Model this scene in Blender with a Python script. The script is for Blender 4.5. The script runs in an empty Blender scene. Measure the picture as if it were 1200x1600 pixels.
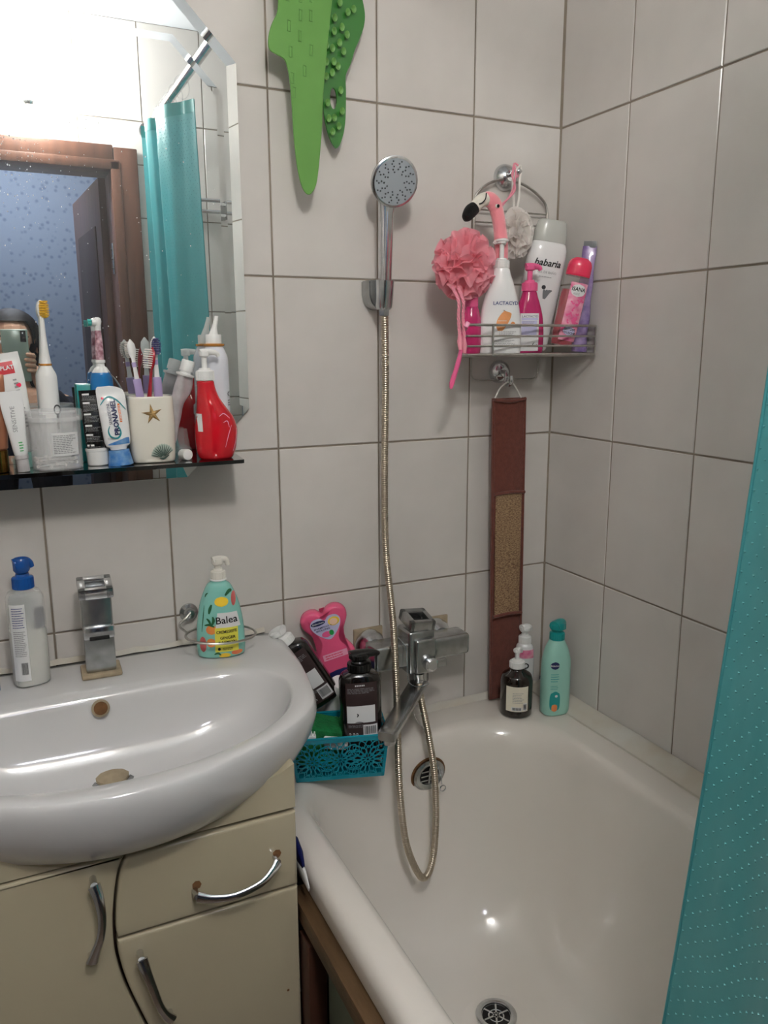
import bpy, bmesh, math, random
from mathutils import Vector, Matrix, Euler, noise
PI = math.pi
sc = bpy.context.scene
COL = sc.collection
random.seed(7)

# ------------------------------------------------------------------ camera
def link(o):
    COL.objects.link(o)
    return o
cam_d = bpy.data.cameras.new('camera')
cam = link(bpy.data.objects.new('camera', cam_d))
cam_d.sensor_fit = 'VERTICAL'
cam_d.sensor_height = 32.0
cam_d.lens = 32.0 * 1251.36 / 1600.0
cam_d.clip_start = 0.002
yaw, pitch, roll = 0.44631, -0.20549, -0.00396
Fv = Vector((math.sin(yaw)*math.cos(pitch), math.cos(yaw)*math.cos(pitch), math.sin(pitch)))
r0 = Vector((math.cos(yaw), -math.sin(yaw), 0)); u0 = r0.cross(Fv)
Rv = r0*math.cos(roll) + u0*math.sin(roll); Uv = u0*math.cos(roll) - r0*math.sin(roll)
M = Matrix.Identity(4)
for i in range(3):
    M[i][0] = Rv[i]; M[i][1] = Uv[i]; M[i][2] = -Fv[i]
CAM = Vector((-1.04975, -1.37885, 1.33249))
M.translation = CAM
cam.matrix_world = M
sc.camera = cam

# ------------------------------------------------------------------ world, exposure
w = bpy.data.worlds.new('world'); sc.world = w
w.use_nodes = True
w.node_tree.nodes['Background'].inputs[0].default_value = (0.8, 0.85, 1.0, 1)
w.node_tree.nodes['Background'].inputs[1].default_value = 0.02
sc.view_settings.view_transform = 'Standard'
sc.view_settings.look = 'None'
sc.view_settings.exposure = 1.02
sc.view_settings.gamma = 1.0
sc.view_settings.use_curve_mapping = False
LAMP_POWER = 70.0
HALL_POWER = 34.0

# ------------------------------------------------------------------ materials
def lin(c):
    return tuple(((x/255.0)/12.92 if x/255.0 <= 0.04045 else ((x/255.0+0.055)/1.055)**2.4) for x in c)
MATS = {}
def mat(name, rgb, rough=0.5, metal=0.0, trans=0.0, coat=0.0, var=0.0, vscale=30.0, bump=0.0, bscale=200.0, ior=1.45, emit=0.0,
        sss=0.0, alpha=1.0, spec=0.5, rand=0.0, sheen=0.0, var2=None, stretch=None, dark=None):
    m = bpy.data.materials.new(name); m.use_nodes = True
    nt = m.node_tree; b = nt.nodes['Principled BSDF']
    c = lin(rgb) + (1,)
    b.inputs['Base Color'].default_value = c
    b.inputs['Roughness'].default_value = rough
    b.inputs['Metallic'].default_value = metal
    b.inputs['Transmission Weight'].default_value = trans
    b.inputs['Coat Weight'].default_value = coat
    b.inputs['Coat Roughness'].default_value = 0.05
    b.inputs['IOR'].default_value = ior
    b.inputs['Alpha'].default_value = alpha
    b.inputs['Specular IOR Level'].default_value = spec
    b.inputs['Sheen Weight'].default_value = sheen
    if sss:
        b.inputs['Subsurface Weight'].default_value = sss
        b.inputs['Subsurface Radius'].default_value = (0.01, 0.007, 0.005)
    if emit:
        b.inputs['Emission Color'].default_value = c
        b.inputs['Emission Strength'].default_value = emit
    tc = nt.nodes.new('ShaderNodeTexCoord')
    src = tc.outputs['Object']
    if stretch:
        mp = nt.nodes.new('ShaderNodeMapping'); mp.inputs['Scale'].default_value = stretch
        nt.links.new(src, mp.inputs[0]); src = mp.outputs[0]
    if var or rand or var2:
        nz = nt.nodes.new('ShaderNodeTexNoise'); nz.inputs['Scale'].default_value = vscale; nz.inputs['Detail'].default_value = 4
        nt.links.new(src, nz.inputs['Vector'])
        mx = nt.nodes.new('ShaderNodeMix'); mx.data_type = 'RGBA'
        mx.inputs[6].default_value = c
        c2 = lin(var2) + (1,) if var2 else tuple(max(0, x*(1-var)) for x in c[:3]) + (1,)
        mx.inputs[7].default_value = c2
        rm = nt.nodes.new('ShaderNodeMapRange'); rm.inputs[1].default_value = 0.35; rm.inputs[2].default_value = 0.7
        nt.links.new(nz.outputs[0], rm.inputs[0]); nt.links.new(rm.outputs[0], mx.inputs[0])
        out = mx.outputs[2]
        if rand:
            oi = nt.nodes.new('ShaderNodeObjectInfo')
            r2 = nt.nodes.new('ShaderNodeMapRange'); r2.inputs[3].default_value = 1-rand; r2.inputs[4].default_value = 1.0
            nt.links.new(oi.outputs['Random'], r2.inputs[0])
            mm = nt.nodes.new('ShaderNodeMix'); mm.data_type = 'RGBA'; mm.blend_type = 'MULTIPLY'; mm.inputs[0].default_value = 1
            nt.links.new(out, mm.inputs[6]); nt.links.new(r2.outputs[0], mm.inputs[7]); out = mm.outputs[2]
        nt.links.new(out, b.inputs['Base Color'])
    if bump:
        n2 = nt.nodes.new('ShaderNodeTexNoise'); n2.inputs['Scale'].default_value = bscale; n2.inputs['Detail'].default_value = 3
        nt.links.new(src, n2.inputs['Vector'])
        bp = nt.nodes.new('ShaderNodeBump'); bp.inputs['Strength'].default_value = bump; bp.inputs['Distance'].default_value = 0.002
        nt.links.new(n2.outputs[0], bp.inputs['Height']); nt.links.new(bp.outputs[0], b.inputs['Normal'])
    MATS[name] = m
    return m

TILE = (214, 209, 204)
mat('tile_glaze', TILE, 0.16, var=0.05, vscale=12, rand=0.05, bump=0.05, bscale=60, stretch=(1, 1, 1))
mat('grout', (150, 138, 124), 0.9, var=0.3, vscale=14)
mat('ceiling_paint', (208, 212, 218), 0.6)
mat('floor_tile', (120, 100, 84), 0.4, var=0.2, vscale=6)
mat('enamel', (222, 216, 207), 0.13, coat=0.5, var=0.03, vscale=5)
mat('ceramic', (207, 206, 205), 0.12, coat=0.5)
mat('chrome', (222, 224, 226), 0.17, metal=1.0, var=0.2, vscale=40)
mat('chrome_dull', (186, 188, 188), 0.27, metal=1.0, var=0.22, vscale=60)
mat('steel_wire', (195, 192, 186), 0.28, metal=1.0, var=0.2, vscale=90)
mat('hose_metal', (192, 180, 162), 0.32, metal=1.0)
mat('mirror_edge', (190, 215, 210), 0.05, metal=1.0)
mat('black_glass', (9, 10, 11), 0.04, coat=1.0)
mat('dark', (14, 12, 12), 0.6)
mat('black_plastic', (16, 15, 15), 0.25, coat=0.3)
mat('white_plastic', (232, 232, 230), 0.3)
mat('white_gloss', (236, 236, 236), 0.15, coat=0.4)
mat('cream_paper', (232, 226, 208), 0.6)
mat('white_paper', (225, 225, 225), 0.5)
mat('grey_plastic', (120, 124, 126), 0.35)
mat('shower_face', (160, 168, 174), 0.45)
mat('nozzle', (70, 72, 74), 0.5)
mat('cabinet_foil', (180, 170, 144), 0.25, coat=0.2, var=0.04, vscale=4)
mat('cabinet_side', (92, 66, 48), 0.5, var=0.3, vscale=9, stretch=(6, 6, 0.6))
mat('seam', (60, 40, 28), 0.8)
mat('wood', (98, 74, 48), 0.55, var=0.45, vscale=10, stretch=(8, 1, 8), bump=0.3, bscale=60)
mat('door_wood', (94, 60, 44), 0.4, var=0.4, vscale=7, stretch=(6, 6, 0.5))
mat('door_wood_dark', (64, 36, 24), 0.5, var=0.3, vscale=7, stretch=(6, 6, 0.5))
mat('bath_panel', (96, 104, 90), 0.6, var=0.3, vscale=6)
mat('caulk', (204, 202, 194), 0.5, var2=(190, 178, 158), vscale=9)
mat('limescale', (168, 152, 126), 0.7, var=0.25, vscale=60)
mat('rust', (120, 82, 46), 0.8, var=0.4, vscale=80)
mat('mat_green', (104, 156, 78), 0.35, sss=0.0, spec=0.4, var=0.06, vscale=20)
mat('mat_green_dark', (58, 122, 52), 0.25, coat=0.3)
mat('brown_cloth', (112, 58, 46), 0.95, var=0.25, vscale=120, bump=0.5, bscale=500, sheen=0.3)
mat('sisal', (182, 152, 116), 0.95, var2=(96, 66, 50), vscale=240, bump=1.0, bscale=240, stretch=(1, 1, 2.4))
mat('pink_plush', (250, 152, 162), 0.9, sheen=0.8, bump=0.4, bscale=600)
mat('black_plush', (10, 10, 10), 0.95, bump=0.6, bscale=600, sheen=0.1)
mat('white_plush', (232, 226, 214), 0.9, bump=0.4, bscale=600)
mat('pink_cord', (236, 150, 168), 0.8, bump=0.4, bscale=900)
mat('white_cord', (232, 228, 222), 0.8)
mat('pink_clear', (226, 50, 128), 0.1, coat=0.5, trans=0.35)
mat('heart_pink', (232, 92, 134), 0.2, coat=0.4)
mat('pink_solid', (238, 100, 152), 0.2, coat=0.4)
mat('pink_light', (248, 170, 200), 0.35)
mat('pink_label', (240, 176, 196), 0.4, var2=(214, 70, 130), vscale=60)
mat('red_gel', (158, 16, 44), 0.1, coat=0.6)
mat('clear_shell', (240, 235, 232), 0.08, alpha=0.12, coat=0.5)
mat('coral', (236, 52, 92), 0.25, coat=0.4)
mat('lilac_bag', (176, 156, 200), 0.25, coat=0.4, var2=(110, 84, 150), vscale=40)
mat('lilac_label', (196, 194, 226), 0.4)
mat('orange_print', (240, 164, 104), 0.4, var=0.2, vscale=60)
mat('ink', (52, 54, 60), 0.5)
mat('ink_black', (18, 18, 20), 0.5)
mat('ink_grey', (150, 150, 152), 0.5)
mat('ink_white', (228, 228, 228), 0.5)
mat('ink_blue', (34, 52, 120), 0.5)
mat('ink_navy', (26, 34, 84), 0.35)
mat('ink_red', (200, 28, 44), 0.4)
mat('ink_green', (40, 170, 80), 0.5)
mat('ink_teal', (30, 140, 148), 0.4)
mat('ink_orange', (240, 130, 60), 0.4)
mat('red_bottle', (214, 14, 34), 0.08, coat=0.6, trans=0.15, var2=(232, 40, 52), vscale=8)
mat('aqua_bottle', (156, 208, 194), 0.3, sss=0.0, coat=0.2)
mat('teal_plastic', (20, 150, 148), 0.3, coat=0.3)
mat('basket_teal', (14, 138, 156), 0.25, coat=0.4)
mat('brown_bottle', (30, 20, 14), 0.08, coat=0.7)
mat('dark_bottle', (24, 20, 18), 0.12, coat=0.6)
mat('choc_label', (58, 42, 42), 0.5, var=0.2, vscale=70)
mat('soap_aqua', (138, 204, 192), 0.2, coat=0.4)
mat('lemon', (246, 208, 62), 0.4)
mat('lemon_label', (230, 222, 84), 0.4)
mat('orange_fruit', (236, 152, 70), 0.4, var2=(230, 120, 90), vscale=60)
mat('leaf', (36, 98, 60), 0.4)
mat('pink_leaf', (206, 104, 100), 0.4)
mat('milky', (228, 224, 214), 0.25)
mat('clear_plastic', (224, 228, 228), 0.15, alpha=0.34, coat=0.4)
mat('frosted', (250, 250, 250), 0.25, alpha=0.27, coat=0.3)
mat('blue_pump', (18, 82, 160), 0.25, coat=0.3)
mat('blue_handle', (30, 118, 184), 0.25, coat=0.3)
mat('blue_cap', (44, 116, 190), 0.35, var2=(120, 160, 200), vscale=90)
mat('teal_bristle', (80, 190, 180), 0.6)
mat('yellow_bristle', (240, 190, 60), 0.6)
mat('white_bristle', (236, 230, 224), 0.6)
mat('violet_bristle', (74, 70, 130), 0.6)
mat('lilac_plastic', (178, 160, 204), 0.3)
mat('red_plastic', (164, 22, 40), 0.3, coat=0.3)
mat('gold_ring', (220, 150, 70), 0.25, metal=0.6)
mat('stem_print', (120, 50, 70), 0.35, var2=(232, 200, 210), vscale=130)
mat('tumbler_glaze', (232, 227, 214), 0.15, coat=0.4)
mat('starfish', (186, 152, 96), 0.5, var2=(110, 84, 50), vscale=150)
mat('shell_print', (182, 196, 184), 0.5)
mat('shell_line', (70, 92, 84), 0.5)
mat('silver_foil', (214, 210, 212), 0.3, metal=0.35, var=0.25, vscale=50)
mat('can_white', (224, 226, 234), 0.25, coat=0.3)
mat('can_blue', (120, 140, 210), 0.4)
mat('bronze_tube', (168, 112, 84), 0.3, metal=0.3)
mat('gold', (160, 120, 60), 0.2, metal=1.0, var=0.5, vscale=50)
mat('mint', (150, 200, 190), 0.35)
mat('sponge_green', (24, 120, 62), 0.95, bump=1.0, bscale=160, var=0.35, vscale=60)
mat('teal_pack', (20, 140, 138), 0.3)
mat('navy_plastic', (24, 30, 84), 0.2, coat=0.3)
mat('skin', (206, 160, 134), 0.5, sss=0.0)
mat('hair', (16, 12, 12), 0.45, bump=0.5, bscale=100, stretch=(8, 8, 1))
mat('clothes_dark', (26, 28, 44), 0.9)
mat('phone_body', (150, 168, 158), 0.2, coat=0.4)
mat('phone_lens', (14, 14, 18), 0.1, coat=0.5)
mat('wall_paper', (140, 168, 204), 0.8, var2=(118, 142, 178), vscale=18)
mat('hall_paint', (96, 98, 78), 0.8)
mat('speckle', (236, 236, 236), 0.6)
mat('rubber_black', (20, 20, 20), 0.6)
mat('face_tone', (244, 206, 180), 0.5)

def curtain_material():
    m = bpy.data.materials.new('curtain_vinyl'); m.use_nodes = True
    nt = m.node_tree; b = nt.nodes['Principled BSDF']
    b.inputs['Base Color'].default_value = lin((84, 172, 178)) + (1,)
    b.inputs['Roughness'].default_value = 0.28
    b.inputs['Alpha'].default_value = 0.94
    tr = nt.nodes.new('ShaderNodeBsdfTranslucent'); tr.inputs[0].default_value = lin((96, 190, 196)) + (1,)
    mx = nt.nodes.new('ShaderNodeMixShader'); mx.inputs[0].default_value = 0.3
    out = nt.nodes['Material Output']
    nt.links.new(b.outputs[0], mx.inputs[1]); nt.links.new(tr.outputs[0], mx.inputs[2]); nt.links.new(mx.outputs[0], out.inputs[0])
    MATS['curtain_vinyl'] = m
curtain_material()
mat('curtain_dot', (92, 170, 176), 0.3, coat=0.2)
def net_material(name, rgb):
    m = bpy.data.materials.new(name); m.use_nodes = True
    nt = m.node_tree; b = nt.nodes['Principled BSDF']
    b.inputs['Base Color'].default_value = lin(rgb) + (1,); b.inputs['Roughness'].default_value = 0.6
    b.inputs['Alpha'].default_value = 0.86
    tr = nt.nodes.new('ShaderNodeBsdfTranslucent'); tr.inputs[0].default_value = lin(rgb) + (1,)
    mx = nt.nodes.new('ShaderNodeMixShader'); mx.inputs[0].default_value = 0.45
    nt.links.new(b.outputs[0], mx.inputs[1]); nt.links.new(tr.outputs[0], mx.inputs[2]); nt.links.new(mx.outputs[0], nt.nodes['Material Output'].inputs[0])
    MATS[name] = m
net_material('pink_net', (255, 186, 198)); net_material('white_net', (250, 246, 242))

def mirror_material():
    m = bpy.data.materials.new('mirror_silver'); m.use_nodes = True
    nt = m.node_tree; nt.nodes.remove(nt.nodes['Principled BSDF'])
    g1 = nt.nodes.new('ShaderNodeBsdfAnisotropic'); g1.inputs['Roughness'].default_value = 0.0
    g1.inputs['Color'].default_value = (0.80, 0.84, 0.84, 1)
    g2 = nt.nodes.new('ShaderNodeBsdfAnisotropic'); g2.inputs['Roughness'].default_value = 0.42
    g2.inputs['Color'].default_value = (0.86, 0.88, 0.90, 1)
    mx = nt.nodes.new('ShaderNodeMixShader'); mx.inputs[0].default_value = 0.035
    nt.links.new(g1.outputs[0], mx.inputs[1]); nt.links.new(g2.outputs[0], mx.inputs[2])
    nt.links.new(mx.outputs[0], nt.nodes['Material Output'].inputs[0])
    MATS['mirror_silver'] = m
mirror_material()

def wall_paper_mat():
    m = MATS['wall_paper']; nt = m.node_tree; b = nt.nodes['Principled BSDF']
    tc = nt.nodes.new('ShaderNodeTexCoord'); v = nt.nodes.new('ShaderNodeTexVoronoi'); v.inputs['Scale'].default_value = 34
    nt.links.new(tc.outputs['Object'], v.inputs['Vector'])
    r = nt.nodes.new('ShaderNodeMapRange'); r.inputs[1].default_value = 0.12; r.inputs[2].default_value = 0.35
    nt.links.new(v.outputs['Distance'], r.inputs[0])
    mx = nt.nodes.new('ShaderNodeMix'); mx.data_type = 'RGBA'
    mx.inputs[6].default_value = lin((122, 140, 164)) + (1,); mx.inputs[7].default_value = lin((156, 174, 194)) + (1,)
    nt.links.new(r.outputs[0], mx.inputs[0]); nt.links.new(mx.outputs[2], b.inputs['Base Color'])
wall_paper_mat()

# ------------------------------------------------------------------ mesh helpers
def finish(bm, name, material, parent=None, ang=35, loc=None, rot=None, kind=None, label=None, flat=False):
    bmesh.ops.recalc_face_normals(bm, faces=bm.faces[:])
    a = math.radians(ang)
    for f in bm.faces: f.smooth = not flat
    for e in bm.edges:
        if len(e.link_faces) == 2 and e.calc_face_angle(0) > a: e.smooth = False
    me = bpy.data.meshes.new(name); bm.to_mesh(me); bm.free()
    o = bpy.data.objects.new(name, me); link(o)
    if material: me.materials.append(MATS[material])
    if parent is not None: o.parent = parent
    if loc is not None: o.location = loc
    if rot is not None: o.rotation_euler = rot
    if kind: o['kind'] = kind
    if label: o['label'] = label
    return o

def thing(name, label, cat, loc=(0, 0, 0), rotz=0.0, group=None, rot=None):
    o = link(bpy.data.objects.new(name, None)); o.empty_display_size = 0.01
    o.location = loc; o.rotation_euler = rot if rot else (0, 0, rotz)
    o['label'] = label; o['category'] = cat
    if group: o['group'] = group
    return o

def tag(o, label, cat, group=None, kind=None):
    o['label'] = label; o['category'] = cat
    if group: o['group'] = group
    if kind: o['kind'] = kind
    return o

def face_cam(x, y, extra=0.0):
    return math.atan2(CAM.x - x, -(CAM.y - y)) + extra

def loft(rings, cap=True, closed=True, bm=None):
    bm = bm or bmesh.new()
    vr = [[bm.verts.new(p) for p in r] for r in rings]
    n = len(rings[0])
    for a, b in zip(vr, vr[1:]):
        for i in range(n if closed else n-1):
            j = (i+1) % n
            try: bm.faces.new((a[i], a[j], b[j], b[i]))
            except ValueError: pass
    if cap:
        for r in (vr[0], vr[-1]):
            try: bm.faces.new(r)
            except ValueError: pass
    return bm

def ell(cx, cy, z, rx, ry, n=32, e=2.0):
    out = []
    for i in range(n):
        t = 2*PI*i/n; c, s = math.cos(t), math.sin(t)
        out.append(Vector((cx + rx*math.copysign(abs(c)**(2/e), c), cy + ry*math.copysign(abs(s)**(2/e), s), z)))
    return out

def lathe(prof, n=32, bm=None, c=(0, 0)):
    return loft([ell(c[0], c[1], z, max(r, 1e-4), max(r, 1e-4), n) for r, z in prof], bm=bm)

def box(c, s, bev=0.0, seg=2, bm=None, rot=None):
    b2 = bmesh.new(); bmesh.ops.create_cube(b2, size=1.0)
    for v in b2.verts: v.co = Vector((v.co.x*s[0], v.co.y*s[1], v.co.z*s[2]))
    if bev: bmesh.ops.bevel(b2, geom=b2.edges[:], offset=bev, segments=seg, profile=0.5, affect='EDGES')
    if rot: bmesh.ops.rotate(b2, verts=b2.verts[:], cent=(0, 0, 0), matrix=Euler(rot).to_matrix())
    bmesh.ops.translate(b2, verts=b2.verts[:], vec=Vector(c))
    return merge(b2, bm)

def merge(src, dst=None):
    if dst is None: return src
    me = bpy.data.meshes.new('tmp'); src.to_mesh(me); src.free(); dst.from_mesh(me); bpy.data.meshes.remove(me)
    return dst

def catmull(pts, k=8, closed=False):
    P = [Vector(p) for p in pts]; n = len(P); out = []
    rng = range(n) if closed else range(n-1)
    for i in rng:
        p0 = P[(i-1) % n] if (closed or i > 0) else P[0]*2-P[1]
        p1 = P[i]; p2 = P[(i+1) % n]
        p3 = P[(i+2) % n] if (closed or i+2 < n) else P[-1]*2-P[-2]
        for j in range(k):
            t = j/k
            out.append(0.5*((2*p1)+(p2-p0)*t+(2*p0-5*p1+4*p2-p3)*t*t+(3*p1-p0-3*p2+p3)*t**3))
    if not closed: out.append(P[-1])
    return out

def tube(pts, r, n=10, closed=False, bm=None, squash=None, cap=True):
    """sweep a circle (or a squashed one) along points; r a number or a list"""
    P = [Vector(p) for p in pts]; m = len(P)
    R = r if isinstance(r, (list, tuple)) else [r]*m
    T = []
    for i in range(m):
        a = P[(i-1) % m] if (closed or i > 0) else P[i]
        b = P[(i+1) % m] if (closed or i < m-1) else P[i]
        T.append((b-a).normalized())
    up = Vector((0, 0, 1)) if abs(T[0].z) < 0.9 else Vector((1, 0, 0))
    N = (up - T[0]*up.dot(T[0])).normalized(); rings = []
    for i in range(m):
        N = (N - T[i]*N.dot(T[i])).normalized(); B = T[i].cross(N)
        s1, s2 = squash or (1, 1)
        rings.append([P[i] + N*math.cos(2*PI*j/n)*R[i]*s1 + B*math.sin(2*PI*j/n)*R[i]*s2 for j in range(n)])
    if closed: rings.append(rings[0][:])
    b2 = loft(rings, cap=cap and not closed)
    if closed: bmesh.ops.remove_doubles(b2, verts=b2.verts[:], dist=1e-6)
    return merge(b2, bm)

def prism(outline, depth, bev=0.0, seg=2, axis='y', bm=None):
    """outline of (u, v); extruded along +axis from 0 to depth; front face (axis 0) bevelled"""
    b2 = bmesh.new()
    def P(u, v, d): return {'y': (u, d, v), 'z': (u, v, d), 'x': (d, u, v)}[axis]
    A = [b2.verts.new(P(u, v, 0)) for u, v in outline]; B = [b2.verts.new(P(u, v, depth)) for u, v in outline]
    f1 = b2.faces.new(A); f2 = b2.faces.new(B)
    n = len(A)
    for i in range(n): b2.faces.new((A[i], A[(i+1) % n], B[(i+1) % n], B[i]))
    bmesh.ops.recalc_face_normals(b2, faces=b2.faces[:])
    if bev: bmesh.ops.bevel(b2, geom=list(f1.edges), offset=bev, segments=seg, profile=0.6, affect='EDGES')
    return merge(b2, bm)

def plate(outline, depth, axis='y', bm=None):
    """prism with triangulated caps, for concave outlines"""
    b = prism(outline, depth, axis=axis)
    bmesh.ops.triangulate(b, faces=[f for f in b.faces if len(f.verts) > 4])
    return merge(b, bm)

def disc_pts(r, n=24, c=(0, 0)): return [(c[0]+r*math.cos(2*PI*i/n), c[1]+r*math.sin(2*PI*i/n)) for i in range(n)]

def sphere(c, r, u=16, v=10, bm=None):
    b2 = bmesh.new(); bmesh.ops.create_uvsphere(b2, u_segments=u, v_segments=v, radius=1.0)
    rr = r if isinstance(r, (tuple, list)) else (r, r, r)
    for q in b2.verts: q.co = Vector((q.co.x*rr[0]+c[0], q.co.y*rr[1]+c[1], q.co.z*rr[2]+c[2]))
    return merge(b2, bm)

def torus(c, R, r, axis='z', n=32, k=8, bm=None, arc=(0, 2*PI), sq=1.0):
    full = abs(arc[1]-arc[0]-2*PI) < 1e-6
    pts = []
    for i in range(n if full else n+1):
        t = arc[0] + (arc[1]-arc[0])*i/n
        a, b = R*math.cos(t), R*math.sin(t)*sq
        pts.append(Vector(c) + {'z': Vector((a, b, 0)), 'y': Vector((a, 0, b)), 'x': Vector((0, a, b))}[axis])
    return tube(pts, r, k, closed=full, bm=bm)

# ---- bottles: stacked superellipse sections with a front surface that labels can follow
class Body:
    def __init__(s, secs, smooth=4, e=2.0, n=36):
        s.e = e; s.n = n
        S = [tuple(q) + (0.0,)*(5-len(q)) for q in secs]     # z rx ry cx cy
        out = []
        for i in range(len(S)-1):
            a, b = S[i], S[i+1]
            for j in range(smooth):
                t = j/smooth
                row = []
                for k in range(5):
                    d = (b[0]-a[0]) or 1e-6
                    m1 = (b[k]-a[k])
                    def sl(i0):
                        if i0 <= 0 or i0 >= len(S)-1: return m1
                        l = (S[i0][k]-S[i0-1][k])/((S[i0][0]-S[i0-1][0]) or 1e-6); r = (S[i0+1][k]-S[i0][k])/((S[i0+1][0]-S[i0][0]) or 1e-6)
                        return 0.0 if l*r <= 0 else 2*l*r/(l+r)*d
                    t1, t2 = sl(i), sl(i+1)
                    h = (2*t**3-3*t*t+1)*a[k]+(t**3-2*t*t+t)*t1+(-2*t**3+3*t*t)*b[k]+(t**3-t*t)*t2
                    row.append(a[0]+(b[0]-a[0])*t if k == 0 else h)
                out.append(row)
        out.append(list(S[-1])); s.secs = out
    def mesh(s, name, m, parent, **k):
        return finish(loft([ell(q[3], q[4], q[0], max(q[1], 1e-4), max(q[2], 1e-4), s.n, s.e) for q in s.secs]), name, m, parent, **k)
    def at(s, z):
        q = s.secs
        if z <= q[0][0]: return q[0]
        for a, b in zip(q, q[1:]):
            if a[0] <= z <= b[0]:
                t = (z-a[0])/((b[0]-a[0]) or 1e-6); return [a[k]+(b[k]-a[k])*t for k in range(5)]
        return q[-1]
    def S(s, u, v, off=0.0):
        z, rx, ry, cx, cy = s.at(v)
        t = min(0.999, abs((u-cx)/max(rx, 1e-5)))
        return Vector((u, cy - ry*(1-t**s.e)**(1/s.e) - off, v))

def flat(y=0.0):
    return lambda u, v, off=0.0: Vector((u, y-off, v))

def patch(S, v0, v1, uf, name, m, parent, off=0.0006, nu=10, nv=10, label=None):
    """a printed patch following a surface; uf(v) -> (left, right) or a pair"""
    bm = bmesh.new(); rows = []
    for j in range(nv+1):
        v = v0+(v1-v0)*j/nv; a, b = uf(v) if callable(uf) else uf
        rows.append([bm.verts.new(S(a+(b-a)*i/nu, v, off)) for i in range(nu+1)])
    for a, b in zip(rows, rows[1:]):
        for i in range(nu):
            try: bm.faces.new((a[i], a[i+1], b[i+1], b[i]))
            except ValueError: pass
    bmesh.ops.remove_doubles(bm, verts=bm.verts[:], dist=1e-7)
    return finish(bm, name, m, parent, label=label)

def blob(cu, cv, ru, rv, e=2.0):
    return cv-rv*0.999, cv+rv*0.999, lambda v: (cu-ru*max(0, 1-abs((v-cv)/rv)**e)**(1/e), cu+ru*max(0, 1-abs((v-cv)/rv)**e)**(1/e))

def text_bm(s, size, bold=0.0, align='CENTER', shear=0.0):
    c = bpy.data.curves.new('txt', 'FONT'); c.body = s; c.size = size; c.align_x = align; c.align_y = 'CENTER'
    c.offset = bold*size; c.resolution_u = 2; c.shear = shear
    o = bpy.data.objects.new('txt', c); link(o)
    bpy.context.view_layer.update()
    me = bpy.data.meshes.new_from_object(o.evaluated_get(bpy.context.evaluated_depsgraph_get()))
    bm = bmesh.new(); bm.from_mesh(me)
    bpy.data.objects.remove(o); bpy.data.curves.remove(c); bpy.data.meshes.remove(me)
    return bm

def lettering(S, items, m, parent, name='lettering', off=0.0011):
    """items: (string, u, v, size[, bold, rot, xscale, shear])"""
    allb = bmesh.new()
    for it in items:
        s, u, v, size = it[:4]; bold = it[4] if len(it) > 4 else 0.0; rot = it[5] if len(it) > 5 else 0.0
        xs = it[6] if len(it) > 6 else 1.0; sh = it[7] if len(it) > 7 else 0.0
        b = text_bm(s, size, bold, shear=sh)
        c, q = math.cos(rot), math.sin(rot)
        for w_ in b.verts:
            x, y = w_.co.x*xs, w_.co.y
            w_.co = S(u + x*c - y*q, v + x*q + y*c, off)
        allb = merge(b, allb)
    return finish(allb, name, m, parent, flat=True)

def strips(S, rects, m, parent, name='print', off=0.0011):
    """many small printed rectangles (u0, u1, v0, v1) as one mesh"""
    bm = bmesh.new()
    for a, b, c, d in rects:
        vs = [bm.verts.new(S(u, v, off)) for u, v in ((a, c), (b, c), (b, d), (a, d))]
        bm.faces.new(vs)
    return finish(bm, name, m, parent, flat=True)

def barcode(S, u0, u1, v0, v1, parent, vertical=True, off=0.0011, back=True):
    if back: patch(S, v0, v1, (u0, u1), 'barcode_label', 'white_paper', parent, off=off-0.0003, nu=4, nv=2)
    R = []; p = u0+(u1-u0)*0.08; rnd = random.Random(3)
    while p < u1-(u1-u0)*0.1:
        w_ = (u1-u0)*rnd.choice((0.02, 0.03, 0.05)); R.append((p, p+w_, v0+(v1-v0)*0.18, v1-(v1-v0)*0.12)); p += w_+(u1-u0)*rnd.choice((0.025, 0.04))
    strips(S, R, 'ink_black', parent, 'barcode', off=off+0.0002)

def lines_of_print(u0, u1, v0, v1, n, seed=1, h=0.45, ragged=0.25):
    rnd = random.Random(seed); R = []
    dv = (v1-v0)/n
    for i in range(n):
        v = v1-dv*(i+0.7); u = u0
        end = u1-(u1-u0)*rnd.random()*ragged
        while u < end:
            L = (u1-u0)*rnd.uniform(0.06, 0.18); R.append((u, min(u+L, end), v, v+dv*h)); u += L+(u1-u0)*0.025
    return R

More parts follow.
